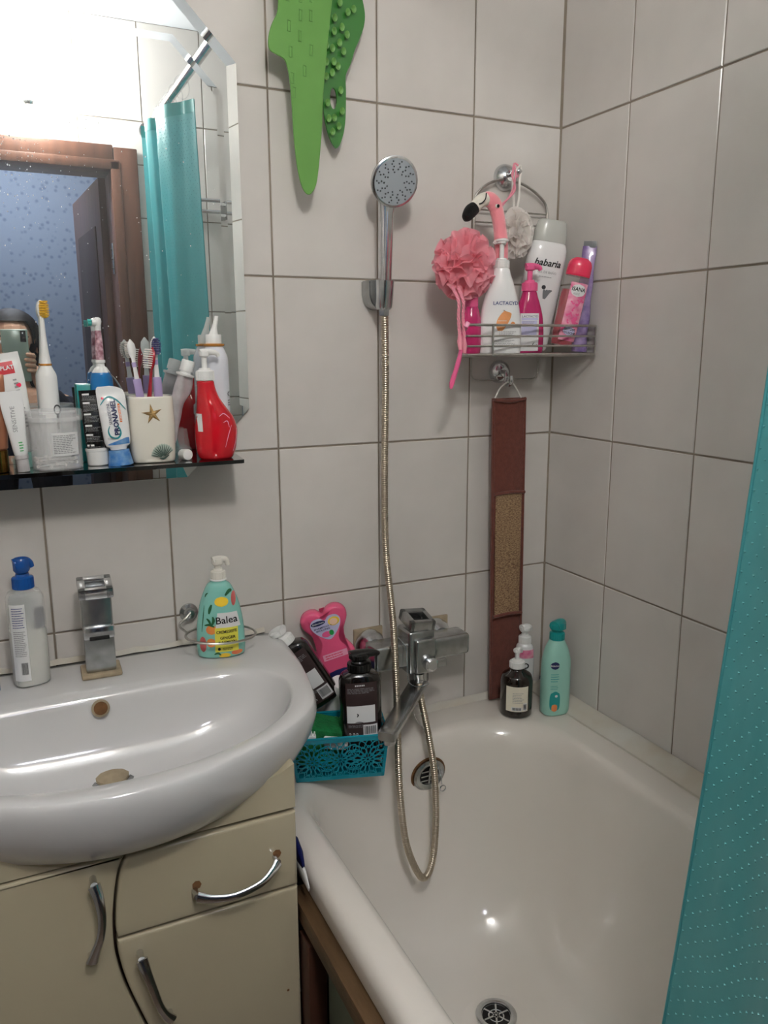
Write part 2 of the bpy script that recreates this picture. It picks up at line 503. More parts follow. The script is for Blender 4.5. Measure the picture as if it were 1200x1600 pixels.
def pump(parent, z, m, rc=0.014, hc=0.018, rs=0.005, hs=0.022, nl=0.032, nh=0.010, rot=0.0, droop=0.006, c=(0, 0), ribs=True, mh=None, disc=False):
    """collar, stem and press head with its spout along local +X turned by rot"""
    cx, cy = c
    prof = [(rc*0.9, z), (rc, z+0.001), (rc, z+hc*0.75), (rc*0.93, z+hc*0.8), (rc*0.7, z+hc*0.85), (rc*0.62, z+hc)]
    b = lathe(prof, 28, c=c)
    if ribs:
        for i in range(20):
            t = 2*PI*i/20; box((cx+rc*math.cos(t), cy+rc*math.sin(t), z+hc*0.38), (0.0012, 0.0012, hc*0.66), rot=(0, 0, t), bm=b)
    finish(b, 'pump_collar', m, parent)
    finish(lathe([(rs, z+hc*0.9), (rs, z+hc+hs)], 16, c=c), 'pump_stem', mh or m, parent)
    zt = z+hc+hs
    D = Vector((math.cos(rot), math.sin(rot), 0)); C0 = Vector((cx, cy, zt))
    b = lathe([(rs*1.5, zt-nh*0.5), (rs*1.9, zt-nh*0.3), (rs*1.9, zt+nh*0.4), (rs*1.5, zt+nh*0.62)], 18, c=c)
    pts = [C0-D*rs*1.6+Vector((0, 0, nh*0.15)), C0+Vector((0, 0, nh*0.3)), C0+D*nl*0.5+Vector((0, 0, nh*0.3)), C0+D*nl*0.85+Vector((0, 0, nh*0.1)), C0+D*nl+Vector((0, 0, -droop))]
    tube(catmull(pts, 5), [rs*1.5-(rs*0.75)*i/20 for i in range(21)], 12, bm=b)
    if disc: sphere((cx, cy, zt+nh*0.5), (rs*3.0, rs*2.2, rs*0.9), bm=b)
    finish(b, 'pump_head', mh or m, parent)

# ================================================================== SETTING
ZR = [0.0, 0.264, 0.564, 0.864, 1.15, 1.4493, 1.7487, 2.048, 2.35]      # joints between tile rows
ROOM_X0, ROOM_Y0, CEIL = -1.56, -1.53, 2.35
GAP = 0.0032
_tiles = {}
def tile_mesh(wd, ht):
    k = (round(wd, 4), round(ht, 4))
    if k not in _tiles:
        bm = bmesh.new(); b = 0.0012; t = 0.006
        a, h = wd/2-GAP/2, ht/2-GAP/2
        o = [bm.verts.new((x, t, z)) for x, z in ((-a, -h), (a, -h), (a, h), (-a, h))]
        m_ = [bm.verts.new((x, b, z)) for x, z in ((-a, -h), (a, -h), (a, h), (-a, h))]
        f = [bm.verts.new((x, 0, z)) for x, z in ((-a+b, -h+b), (a-b, -h+b), (a-b, h-b), (-a+b, h-b))]
        for p, q in ((o, m_), (m_, f)):
            for i in range(4): bm.faces.new((p[i], p[(i+1) % 4], q[(i+1) % 4], q[i]))
        bm.faces.new(f); bm.faces.new(o[::-1])
        bmesh.ops.recalc_face_normals(bm, faces=bm.faces[:])
        me = bpy.data.meshes.new('tile'); bm.to_mesh(me); bm.free(); me.materials.append(MATS['tile_glaze']); _tiles[k] = me
    return _tiles[k]

def tiled_wall(name, cols, hole=None, zs=ZR):
    """tiles in the plane y=0 facing -Y; the grout wall is a slab behind. cols: joints along x. hole: (x0,x1,z1) left open"""
    bm = bmesh.new(); x0, x1 = min(cols), max(cols)
    y0, y1 = 0.0022, 0.09
    if hole:
        for a, b, c, d in ((x0, hole[0], 0, CEIL), (hole[1], x1, 0, CEIL), (hole[0], hole[1], hole[2], CEIL)):
            box(((a+b)/2, (y0+y1)/2, (c+d)/2), (b-a, y1-y0, d-c), bm=bm)
    else: box(((x0+x1)/2, (y0+y1)/2, CEIL/2), (x1-x0, y1-y0, CEIL), bm=bm)
    wall = finish(bm, name, 'grout'); wall['kind'] = 'structure'
    cs = sorted(cols)
    for a, b in zip(cs, cs[1:]):
        for c, d in zip(zs, zs[1:]):
            pcs = [(a, b, c, d)]
            if hole and b > hole[0]+1e-4 and a < hole[1]-1e-4 and c < hole[2]-1e-4:
                pcs = []
                if d > hole[2]+0.01: pcs.append((a, b, hole[2], d))
                cc, dd = c, min(d, hole[2])
                if a < hole[0]-0.01: pcs.append((a, hole[0], cc, dd))
                if b > hole[1]+0.01: pcs.append((hole[1], b, cc, dd))
            for a2, b2, c2, d2 in pcs:
                if b2-a2 < 0.008 or d2-c2 < 0.008: continue
                o = bpy.data.objects.new('tile', tile_mesh(b2-a2, d2-c2)); link(o); o.parent = wall
                j = random.uniform(-0.0004, 0.0004)
                o.location = ((a2+b2)/2, j, (c2+d2)/2)
                o.rotation_euler = (random.uniform(-1, 1)*0.0022, 0, random.uniform(-1, 1)*0.003)
    return wall

wb_ = tiled_wall('wall_back', [0.0] + [-0.2*i for i in range(1, 8)] + [ROOM_X0])
wr = tiled_wall('wall_right', [0, 0.192, 0.394, 0.596, 0.798, 1.0, 1.202, 1.404, 1.53]); wr.rotation_euler = (0, 0, -PI/2)
wl = tiled_wall('wall_left', [0, 0.13, 0.33, 0.53, 0.73, 0.93, 1.13, 1.33, 1.53]); wl.location = (ROOM_X0, ROOM_Y0, 0); wl.rotation_euler = (0, 0, PI/2)
DX0, DX1, DZ = -1.25, -0.625, 1.915
wf = tiled_wall('wall_front', [0, 0.14, 0.34, 0.54, 0.74, 0.94, 1.14, 1.34, 1.56], hole=(-DX1, -DX0, DZ)); wf.location = (0, ROOM_Y0, 0); wf.rotation_euler = (0, 0, PI)

def struct(bm, name, m, **k):
    o = finish(bm, name, m, **k); o['kind'] = 'structure'; return o
struct(box(((ROOM_X0)/2, ROOM_Y0/2, CEIL+0.03), (-ROOM_X0+0.2, -ROOM_Y0+0.2, 0.06)), 'ceiling', 'ceiling_paint')
struct(box((ROOM_X0/2, ROOM_Y0/2-0.05, -0.03), (-ROOM_X0+0.2, -ROOM_Y0+0.3, 0.06)), 'floor', 'floor_tile')
# hallway beyond the door, seen in the mirror
struct(box((-0.9, -2.92, 1.2), (2.6, 0.06, 2.5)), 'wall_hall_far', 'wall_paper')
struct(box((-2.2, -2.27, 1.2), (0.06, 1.3, 2.5)), 'wall_hall_left', 'wall_paper')
struct(box((0.4, -2.27, 1.2), (0.06, 1.3, 2.5)), 'wall_hall_right', 'wall_paper')
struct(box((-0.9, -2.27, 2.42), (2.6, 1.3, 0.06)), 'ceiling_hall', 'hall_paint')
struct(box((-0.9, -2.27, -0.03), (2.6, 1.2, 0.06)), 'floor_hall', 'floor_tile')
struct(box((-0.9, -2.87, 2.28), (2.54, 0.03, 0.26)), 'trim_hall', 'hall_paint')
# door frame
df = struct(box((DX1-0.012, ROOM_Y0-0.06, DZ/2), (0.03, 0.16, DZ), 0.002), 'trim_door', 'door_wood')
finish(box((DX0+0.012, ROOM_Y0-0.06, DZ/2), (0.03, 0.16, DZ), 0.002), 'jamb', 'door_wood', df)
finish(box(((DX0+DX1)/2, ROOM_Y0-0.06, DZ-0.01), (DX1-DX0, 0.16, 0.03), 0.002), 'head_jamb', 'door_wood', df)
finish(box((DX1+0.022, ROOM_Y0+0.010, DZ/2+0.01), (0.075, 0.014, DZ+0.07), 0.004), 'architrave', 'door_wood', df)
finish(box((DX0-0.022, ROOM_Y0+0.010, DZ/2+0.01), (0.075, 0.014, DZ+0.07), 0.004), 'architrave', 'door_wood', df)
finish(box(((DX0+DX1)/2, ROOM_Y0+0.010, DZ+0.015), (DX1-DX0-0.032, 0.014, 0.072), 0.004), 'architrave', 'door_wood', df)
for hz in (0.35, 1.62):
    h = finish(box((DX1-0.029, ROOM_Y0-0.05, hz), (0.004, 0.03, 0.10), 0.001), 'hinge', 'chrome_dull', df)
    for q in (-0.03, 0, 0.03): finish(sphere((DX1-0.032, ROOM_Y0-0.05, hz+q), 0.004, 8, 6), 'screw', 'nozzle', h)
# open door leaf swung out into the hall
dr = struct(box((0, -0.31, 0.955), (0.036, 0.60, 1.88), 0.003), 'door_1', 'door_wood', loc=(DX1-0.030, ROOM_Y0-0.146, 0))
dr.rotation_euler = (0, 0, -0.05)
for (c0, h0) in ((0.5, 0.62), (1.38, 0.74)):
    for sx in (-1, 1): finish(box((sx*0.019, -0.31, c0), (0.006, 0.40, h0), 0.003), 'door_panel', 'door_wood_dark', dr)
finish(tube([(-0.02, -0.56, 1.0), (-0.06, -0.56, 1.0), (-0.065, -0.50, 1.0), (-0.06, -0.45, 1.0)], 0.008), 'door_handle', 'chrome_dull', dr)

# wall lamp over the door: base plate, globe, finial
LX, LY, LZ = -0.885, ROOM_Y0+0.095, 2.115
lt = thing('wall_lamp', 'lit white globe wall lamp above the doorway, seen in the mirror', 'lamp', (LX, LY, LZ))
mat('lamp_globe', (255, 246, 232), 0.4, emit=1.0)
gl = finish(sphere((0, 0, 0), 0.068, 32, 20), 'globe', 'lamp_globe', lt)
_b = MATS['lamp_globe'].node_tree.nodes['Principled BSDF']
_b.inputs['Emission Color'].default_value = (1.0, 0.98, 0.935, 1); _b.inputs['Emission Strength'].default_value = LAMP_POWER
finish(tube([(0, -0.094, 0.0), (0, -0.05, 0.0)], 0.028, 20), 'lamp_base', 'white_plastic', lt)
finish(lathe([(0.012, -0.078), (0.016, -0.072), (0.016, -0.066), (0.010, -0.062)], 20), 'finial', 'chrome_dull', lt)
# unseen fill lamp added on the hall ceiling to brighten the wallpaper
ht = thing('hall_fill_lamp', 'unseen round fill lamp added on the hall ceiling to brighten the wallpaper', 'lamp', (-0.95, -2.3, 2.388))
mat('hall_fill_glow', (240, 240, 255), 0.4, emit=HALL_POWER)
finish(lathe([(0.09, -0.045), (0.115, -0.035), (0.12, -0.012)], 28), 'diffuser', 'hall_fill_glow', ht)
finish(lathe([(0.125, -0.014), (0.125, 0.0)], 28), 'lamp_base', 'white_plastic', ht)

# strip along the tub on the right wall, caulk line on the back wall
bm = bmesh.new()
n = 30; rng = random.Random(4); R1 = []
for i in range(n+1):
    y = -0.012-1.5*i/n; j = rng.uniform(-0.0012, 0.0012)
    R1.append([Vector((-0.001, y, 0.600+j)), Vector((-0.006, y, 0.600+j)), Vector((-0.040+j, y, 0.582)), Vector((-0.040+j, y, 0.5775)), Vector((-0.001, y, 0.5775))])
loft(R1, bm=bm); o = struct(bm, 'trim_1', 'caulk')
R1 = []
for i in range(37):
    x = -0.004-0.62*i/36; j = rng.uniform(-0.0015, 0.0015)
    R1.append([Vector((x, -0.001, 0.590+j)), Vector((x, -0.006, 0.583+j)), Vector((x, -0.012+j, 0.5778)), Vector((x, -0.001, 0.5778))])
struct(loft(R1), 'trim_2', 'caulk')
struct(prism([(-0.0035, 0.0006), (0.0006, 0.0006), (0.0006, -0.0035)], CEIL-0.60, axis='z'), 'trim_4', 'grout', loc=(0, 0, 0.60))

# ================================================================== BATHTUB
def rrect(x0, x1, y0, y1, r, z, k=10):
    out = []
    for cx, cy, a in ((x1-r, y1-r, 0), (x0+r, y1-r, PI/2), (x0+r, y0+r, PI), (x1-r, y0+r, 1.5*PI)):
        for i in range(k+1):
            t = a+PI/2*i/k; out.append(Vector((cx+r*math.cos(t), cy+r*math.sin(t), z)))
    # add midpoints on the long sides so the rings stay aligned
    return out
def tub_ring(x0, x1, y0, y1, r, z): return rrect(x0, x1, y0, y1, r, z, 14)
tub = thing('bathtub', 'white enamelled bathtub filling the right side of the room', 'bathtub', (0, 0, 0))
rings = [tub_ring(-0.697, -0.003, -1.500, -0.003, 0.025, 0.532), tub_ring(-0.699, -0.003, -1.502, -0.003, 0.027, 0.556),
         tub_ring(-0.696, -0.003, -1.499, -0.003, 0.026, 0.569), tub_ring(-0.689, -0.003, -1.494, -0.003, 0.024, 0.5755),
         tub_ring(-0.680, -0.010, -1.485, -0.008, 0.022, 0.578), tub_ring(-0.656, -0.088, -1.440, -0.074, 0.15, 0.578),
         tub_ring(-0.650, -0.095, -1.432, -0.083, 0.16, 0.5765), tub_ring(-0.643, -0.102, -1.424, -0.092, 0.165, 0.570),
         tub_ring(-0.637, -0.108, -1.418, -0.100, 0.17, 0.558), tub_ring(-0.630, -0.115, -1.405, -0.109, 0.17, 0.535),
         tub_ring(-0.618, -0.128, -1.385, -0.120, 0.17, 0.47), tub_ring(-0.600, -0.146, -1.35, -0.140, 0.17, 0.39),
         tub_ring(-0.575, -0.168, -1.30, -0.168, 0.165, 0.30), tub_ring(-0.550, -0.190, -1.25, -0.200, 0.16, 0.24),
         tub_ring(-0.52, -0.215, -1.20, -0.240, 0.15, 0.205), tub_ring(-0.48, -0.25, -1.13, -0.29, 0.11, 0.188),
         tub_ring(-0.43, -0.30, -1.0, -0.34, 0.06, 0.181)]
finish(loft(rings, cap=False, bm=None), 'tub_shell', 'enamel', tub, ang=60)
bmb = bmesh.new(); bmb.faces.new([bmb.verts.new(p) for p in rings[-1]])
finish(bmb, 'tub_bottom', 'enamel', tub)
for lx, ly in ((-0.58, -0.35), (-0.12, -0.35), (-0.58, -1.2), (-0.12, -1.2)):
    finish(lathe([(0.03, 0.0), (0.022, 0.01), (0.016, 0.2), (0.02, 0.32)], 16), 'leg', 'dark', tub, loc=(lx, ly, 0))
# drain
dd = finish(lathe([(0.036, 0.0), (0.036, 0.003), (0.030, 0.0045), (0.026, 0.003), (0.024, -0.006)], 32), 'drain', 'chrome', tub, loc=(-0.362, -0.388, 0.184))
finish(lathe([(0.0245, -0.004), (0.0245, 0.0005)], 24), 'drain_well', 'dark', dd)
b = bmesh.new()
for k in range(6): box((0.013*math.cos(k*PI/3), 0.013*math.sin(k*PI/3), 0.0005), (0.022, 0.003, 0.003), rot=(0, 0, k*PI/3), bm=b)
lathe([(0.006, -0.002), (0.006, 0.002)], 14, bm=b); torus((0, 0, 0), 0.013, 0.0014, bm=b, n=24, k=6)
finish(b, 'drain_grate', 'chrome', dd)
# overflow rosette on the end wall
of = finish(lathe([(0.034, -0.002), (0.034, 0.004), (0.029, 0.007), (0.021, 0.004), (0.019, -0.001)], 36), 'overflow', 'chrome_dull', tub, loc=(-0.352, -0.1185, 0.505), rot=(PI/2+0.12, 0, 0))
finish(lathe([(0.0195, 0.0005), (0.0195, 0.0012)], 24), 'overflow_well', 'dark', of)
b = bmesh.new()
for k in range(3): box((0, -0.010+0.010*k, 0.003), (0.036, 0.003, 0.003), bm=b)
box((0, 0, 0.004), (0.004, 0.036, 0.003), bm=b)
finish(b, 'overflow_grate', 'chrome_dull', of)
finish(torus((0, 0, -0.001), 0.036, 0.002, n=40), 'rust_ring', 'rust', of, label='brown rust ring around the overflow')

# timber and panel below the tub edge
o = finish(box((-0.706, -0.93, 0.514), (0.024, 1.16, 0.030), 0.002), 'wooden_batten', 'wood')
tag(o, 'rough brown wooden batten running under the tub edge', 'timber')
o = finish(box((-0.705, -0.41, 0.243), (0.028, 0.04, 0.484), 0.002), 'wooden_post', 'door_wood_dark')
tag(o, 'dark upright wooden post under the tub beside the cabinet', 'timber')
o = finish(box((-0.690, -0.96, 0.243), (0.006, 1.04, 0.484), 0.001), 'tub_panel', 'bath_panel')
tag(o, 'dull grey green panel set back below the tub edge', 'panel')

# ================================================================== WASHBASIN
SX, SY = -0.945, -0.26
half = [(0, -0.004), (0.12, -0.004), (0.24, -0.004), (0.300, -0.005), (0.322, -0.012), (0.326, -0.06), (0.320, -0.16), (0.306, -0.25), (0.290, -0.315),
        (0.268, -0.352), (0.235, -0.383), (0.18, -0.418), (0.09, -0.456), (0, -0.468)]
inner = [(0, -0.150), (0.12, -0.150), (0.20, -0.157), (0.245, -0.180), (0.268, -0.222), (0.262, -0.275), (0.238, -0.325), (0.20, -0.364),
         (0.15, -0.394), (0.08, -0.417), (0, -0.425)]
def outline(h):
    R = [(x, y) for x, y in h]; L = [(-x, y) for x, y in h[1:-1]][::-1]
    return [Vector((x, y, 0)) for x, y in R+L]
def sample(h, n=144):
    P = catmull(outline(h), 8, closed=True); out = []
    for i in range(n):
        t = 2*PI*i/n; d = Vector((math.cos(t), math.sin(t), 0)); c = Vector((0, SY, 0)); best = None
        for a, b in zip(P, P[1:]+P[:1]):
            e = b-a; den = d.x*e.y-d.y*e.x
            if abs(den) < 1e-9: continue
            q = a-c; s = (q.x*e.y-q.y*e.x)/den; u = (q.x*d.y-q.y*d.x)/den
            if s > 0 and -1e-6 <= u <= 1+1e-6: best = s if best is None else max(best, s)
        out.append(c+d*best)
    return out
OUT, INN = sample(half), sample(inner)
def ring_s(P, s, z, ymax=None, dz=None):
    out = []
    for p in P:
        q = Vector((p.x*s, SY+(p.y-SY)*s, z))
        if ymax is not None: q.y = min(q.y, ymax)
        q.x += SX; out.append(q)
    return out
def ring_mix(t, z):
    return [Vector((SX+a.x+(b.x-a.x)*t, a.y+(b.y-a.y)*t, z)) for a, b in zip(OUT, INN)]
sink = thing('washbasin', 'white ceramic washbasin with a bowed front above the cabinet', 'washbasin', (0, 0, 0))
Rg = [ring_s(OUT, 0.30, 0.668), ring_s(OUT, 0.52, 0.676), ring_s(OUT, 0.69, 0.690), ring_s(OUT, 0.83, 0.711), ring_s(OUT, 0.92, 0.738), ring_s(OUT, 0.973, 0.764),
      ring_s(OUT, 0.994, 0.783), ring_s(OUT, 1.0, 0.794), ring_s(OUT, 0.997, 0.803), ring_s(OUT, 0.988, 0.809), ring_mix(0.12, 0.811), ring_mix(0.5, 0.8105),
      ring_mix(0.85, 0.8095), ring_mix(0.95, 0.807), ring_s(INN, 1.0, 0.802), ring_s(INN, 0.975, 0.790), ring_s(INN, 0.94, 0.770), ring_s(INN, 0.88, 0.745),
      ring_s(INN, 0.78, 0.722), ring_s(INN, 0.62, 0.704), ring_s(INN, 0.42, 0.692), ring_s(INN, 0.20, 0.686), ring_s(INN, 0.06, 0.685)]
finish(loft(Rg), 'basin', 'ceramic', sink, ang=70)
ov = finish(lathe([(0.0135, 0.0), (0.0135, 0.002), (0.0105, 0.0032), (0.010, 0.0022)], 24), 'overflow', 'limescale', sink, loc=(-0.950, -0.1585, 0.788), rot=(PI/2-0.25, 0, 0))
finish(lathe([(0.0102, 0.0024), (0.0102, 0.0028)], 20), 'overflow_hole', 'rust', ov)
dn = finish(lathe([(0.032, 0.0), (0.032, 0.003), (0.026, 0.005), (0.022, 0.003)], 30), 'drain', 'chrome_dull', sink, loc=(-0.945, -0.203, 0.6900), rot=(0.06, 0, 0))
finish(lathe([(0.0245, 0.004), (0.0240, 0.0075), (0.017, 0.0105), (0.006, 0.0120)], 28), 'pop_up_cap', 'limescale', dn)
# dirty caulk line at the wall
R1 = []
for i in range(41):
    x = -1.26+0.62*i/40; j = rng.uniform(-0.002, 0.002)
    R1.append([Vector((x, -0.001, 0.818+j)), Vector((x, -0.004, 0.815+j)), Vector((x, -0.009+j, 0.8112)), Vector((x, -0.001, 0.8112))])
struct(loft(R1), 'trim_3', 'caulk')

# basin mixer: rectangular pillar with square hole in its lever
fa = thing('basin_tap', 'square chrome basin mixer tap with dull water spots at back of washbasin', 'tap', (-0.937, -0.070, 0.8105), -0.04)
finish(box((0, 0, 0.004), (0.062, 0.056, 0.008), 0.003), 'base_plate', 'limescale', fa, label='scaled tan base plate')
finish(box((0, 0, 0.070), (0.046, 0.040, 0.124), 0.003), 'pillar', 'chrome_dull', fa)
b = box((0, -0.022, 0.078), (0.047, 0.020, 0.020), 0.003); finish(b, 'spout', 'chrome', fa)
s = finish(box((0, -0.032, 0.070), (0.030, 0.003, 0.006), 0.001), 'aerator', 'dark', fa)
# lever: frame around a rectangular opening, tilted forward
b = bmesh.new()
lw, ld, lh_ = 0.052, 0.058, 0.016
for c, s_ in (((-lw/2+0.006, 0, 0), (0.012, ld, lh_)), ((lw/2-0.006, 0, 0), (0.012, ld, lh_)), ((0, ld/2-0.009, 0), (lw, 0.018, lh_)), ((0, -ld/2+0.007, 0), (lw, 0.014, lh_))): box(c, s_, 0.002, bm=b)
box((0, 0, -0.006), (lw-0.01, ld-0.01, 0.004), bm=b)
lv = finish(b, 'lever', 'chrome', fa, loc=(0, -0.004, 0.146), rot=(0.16, 0, 0))
finish(box((0, 0, -0.0035), (0.026, 0.024, 0.001)), 'lever_opening', 'chrome_dull', lv)
finish(box((0, 0, 0.134), (0.040, 0.034, 0.012), 0.002), 'cartridge_collar', 'chrome', fa)

# ================================================================== CABINET
CX0, CX1, CY = -1.168, -0.722, -0.401
cab = thing('vanity_cabinet', 'cream vanity cabinet under the washbasin with wavy door gap', 'cabinet', (0, 0, 0))
b = bmesh.new()
box((CX0+0.008, -0.194, 0.375), (0.016, 0.372, 0.59), bm=b)
box((CX0/2+CX1/2, -0.194, 0.088), (CX1-CX0, 0.372, 0.016), bm=b); box((CX0/2+CX1/2, -0.012, 0.38), (CX1-CX0, 0.01, 0.6), bm=b)
finish(b, 'body', 'cabinet_foil', cab)
finish(box((CX1-0.009, -0.194, 0.375), (0.016, 0.372, 0.59), 0.001), 'side_panel', 'cabinet_side', cab, label='dark brown right side panel')
finish(box((CX0/2+CX1/2, -0.34, 0.04), (CX1-CX0-0.02, 0.016, 0.08)), 'plinth', 'seam', cab)
finish(box((CX0/2+CX1/2, -0.372, 0.40), (CX1-CX0-0.02, 0.004, 0.55)), 'inner_frame', 'seam', cab)
TH = 0.018
# curve shared by left door and right fronts
crv = [(-0.953, 0.6895), (-0.964, 0.664), (-0.9725, 0.615), (-0.975, 0.573), (-0.973, 0.538), (-0.964, 0.491), (-0.946, 0.430), (-0.925, 0.36), (-0.912, 0.28), (-0.918, 0.20), (-0.935, 0.105)]
C3 = [(p.x, p.y) for p in catmull([(x, z, 0) for x, z in crv], 5)]
def upto(z0, z1): return [p for p in C3 if z0 <= p[1] <= z1]
g = 0.0018
# top panel under the basin, upper edge cut to the bowl
ol = [(CX0, 0.693), (CX1, 0.693), (CX1, 0.760), (CX1-0.02, 0.750), (-0.80, 0.735), (-0.86, 0.72), (-0.945, 0.715), (-1.03, 0.72), (-1.09, 0.735), (CX0, 0.765)]
bt = plate([(x, z) for x, z in ol], 0.016)
finish(bt, 'top_panel', 'cabinet_foil', cab, loc=(0, -0.399, 0))
def front(ol, name, bev=0.005):
    b = prism(ol, TH, bev, 3)
    bmesh.ops.triangulate(b, faces=[f for f in b.faces if len(f.verts) > 4])
    return finish(b, name, 'cabinet_foil', cab, loc=(0, CY, 0), ang=50)
L = [(x-g, z) for x, z in C3]
door_l = front([(CX0, 0.105)] + L[::-1] + [(CX0, 0.6895)], 'door')
up = [(x+g, z) for x, z in upto(0.573, 0.70)]
drawer = front([(CX1, 0.5705), (CX1, 0.6865)] + [(up[0][0], 0.6865)] + up[1:-1] + [(-0.9715, 0.5705)], 'drawer')
lo = [(x+g, z) for x, z in upto(0.0, 0.560)]
door_r = front([(CX1, 0.105), (CX1, 0.5665), (-0.9722, 0.5665)] + lo, 'door')
def handle(pts, par, mid_r=0.0055):
    P = catmull(pts, 6); n_ = len(P)
    rr = [0.0065 - 0.0022*math.sin(PI*i/(n_-1)) for i in range(n_)]
    b = tube(P, rr, 12, squash=(1.25, 0.75))
    for q in (P[0], P[-1]): tube([q, Vector((q.x, 0.001, q.z))], 0.0045, 10, bm=b)
    return finish(b, 'handle', 'chrome', par)
handle([(-0.869, -0.016, 0.609), (-0.850, -0.022, 0.604), (-0.820, -0.027, 0.602), (-0.785, -0.026, 0.608), (-0.765, -0.020, 0.618), (-0.755, -0.014, 0.625)], drawer)
handle([(-0.996, -0.016, 0.668), (-0.992, -0.022, 0.650), (-0.9905, -0.026, 0.625), (-0.994, -0.026, 0.600), (-1.001, -0.021, 0.578), (-1.006, -0.015, 0.560)], door_l)
handle([(-0.946, -0.016, 0.541), (-0.941, -0.022, 0.522), (-0.934, -0.026, 0.495), (-0.928, -0.026, 0.470), (-0.921, -0.021, 0.450), (-0.913, -0.015, 0.434)], door_r)
for px, pz in ((-0.866, 0.616), (-0.752, 0.629)): finish(prism(disc_pts(0.0065, 7), 0.0006), 'chipped_patch', 'rust', drawer, loc=(px, -0.0008, pz))
for px, pz, pp in ((-0.826, 0.586, drawer), (-0.742, 0.40, door_r)): finish(prism(disc_pts(0.002, 6), 0.0006), 'chip', 'rust', pp, loc=(px, -0.0008, pz))

# navy and white handle poking out between cabinet and tub
nh = thing('plastic_brush', 'navy and white plastic handle wedged between cabinet and tub edge', 'brush', (-0.7085, -0.37, 0.585), rot=(0.28, 0, 0))
finish(tube([(0, 0.035, 0.012), (0, 0.02, 0.014), (0, 0.0, 0.010), (0, -0.018, 0.004)], [0.006, 0.013, 0.014, 0.006], 16, squash=(1.1, 0.35)), 'grip', 'navy_plastic', nh)
finish(tube([(0, 0.03, 0.002), (0, 0.0, -0.004), (0, -0.022, -0.006), (0, -0.045, -0.010)], [0.008, 0.013, 0.011, 0.004], 16, squash=(1.1, 0.3)), 'handle', 'white_plastic', nh)

# ================================================================== MIRROR WITH SHELF
MX = -0.945
mir = thing('mirror', 'large frameless two layer mirror with cut corners above the washbasin', 'mirror', (0, 0, 0))
def octo(hw, z0, z1, c1, c2):
    return [(MX-hw, z0+c1), (MX-hw+c1, z0), (MX+hw-c1, z0), (MX+hw, z0+c1), (MX+hw, z1-c2), (MX+hw-c2*0.98, z1), (MX-hw+c2*0.98, z1), (MX-hw, z1-c2)]
def pane(ol, yb, yf, bev, name):
    """glass pane; the bevel strip slopes back towards the edge"""
    cx = MX; cz = sum(p[1] for p in ol)/len(ol)
    n_ = len(ol); ins = []
    for i in range(n_):
        p0, p1, p2 = Vector(ol[i-1]), Vector(ol[i]), Vector(ol[(i+1) % n_])
        d1 = (p1-p0).normalized(); d2 = (p2-p1).normalized(); n1 = Vector((-d1.y, d1.x)); n2 = Vector((-d2.y, d2.x))
        k = (n1+n2); k = k/(k.length**2)*2
        ins.append(p1+k*bev)
    slope = 0.0016 if bev > 0.014 else 0.0007
    bm = bmesh.new()
    A = [bm.verts.new((x, yb, z)) for x, z in ol]; B = [bm.verts.new((x, yf+slope, z)) for x, z in ol]
    C = [bm.verts.new((p.x, yf, p.y)) for p in ins]
    for i in range(n_): bm.faces.new((A[i], A[(i+1) % n_], B[(i+1) % n_], B[i]))
    bm.faces.new(C); bm.faces.new(A[::-1])
    o_ = finish(bm, name, 'mirror_silver', mir, flat=True)
    bm = bmesh.new()
    B = [bm.verts.new((x, yf+slope, z)) for x, z in ol]; C = [bm.verts.new((p.x, yf, p.y)) for p in ins]
    for i in range(n_): bm.faces.new((B[i], B[(i+1) % n_], C[(i+1) % n_], C[i]))
    finish(bm, 'bevel', 'mirror_silver', o_, flat=True)
    return o_
pane(octo(0.291, 1.112, 1.890, 0.113, 0.113), -0.0045, -0.0090, 0.017, 'back_pane')
fp = pane(octo(0.2645, 1.215, 1.8025, 0.076, 0.076), -0.0095, -0.0150, 0.011, 'front_pane')
# dried toothpaste specks on the glass
bm = bmesh.new(); rr_ = random.Random(11)
for i in range(420):
    if i < 300: x = rr_.gauss(-1.0, 0.055); z = rr_.gauss(1.60, 0.055)
    else: x = rr_.uniform(-1.16, -0.70); z = rr_.uniform(1.26, 1.70)
    if not (-1.19 < x < -0.70 and 1.25 < z < 1.73): continue
    r = rr_.choice((0.0004, 0.0005, 0.0007, 0.0010)) * (1.2 if i % 9 == 0 else 0.9)
    vs = [bm.verts.new((x+r*math.cos(a*PI/3), -0.01515, z+r*1.3*math.sin(a*PI/3))) for a in range(6)]; bm.faces.new(vs)
o = finish(bm, 'toothpaste_speckles', 'speckle', fp); o['kind'] = 'stuff'
# glass shelf
sh = thing('glass_shelf', 'black glass shelf crossing the lower edge of the mirror', 'shelf', (0, 0, 0))
finish(prism([(-1.200, -0.0105), (-0.688, -0.0105), (-0.6975, -0.118), (-0.702, -0.1205), (-1.188, -0.1205)], 0.006, 0.0, axis='z'), 'glass_plate', 'black_glass', sh, loc=(0, 0, 1.146))
for xx in (-0.775, -1.115):
    b = box((xx, -0.025, 1.139), (0.022, 0.030, 0.012), 0.002); box((xx, -0.026, 1.160), (0.022, 0.028, 0.014), 0.002, bm=b); finish(b, 'bracket', 'clear_shell', sh)
finish(prism([(-0.036, 1.152), (0, 1.152), (0, 1.196), (-0.010, 1.197)], 0.018, axis='x'), 'bracket_web', 'clear_shell', sh, loc=(-0.786, -0.0165, 0))
ST = 1.1522   # top of the shelf

# ================================================================== ITEMS ON THE GLASS SHELF
G = 'toiletries on the glass shelf'
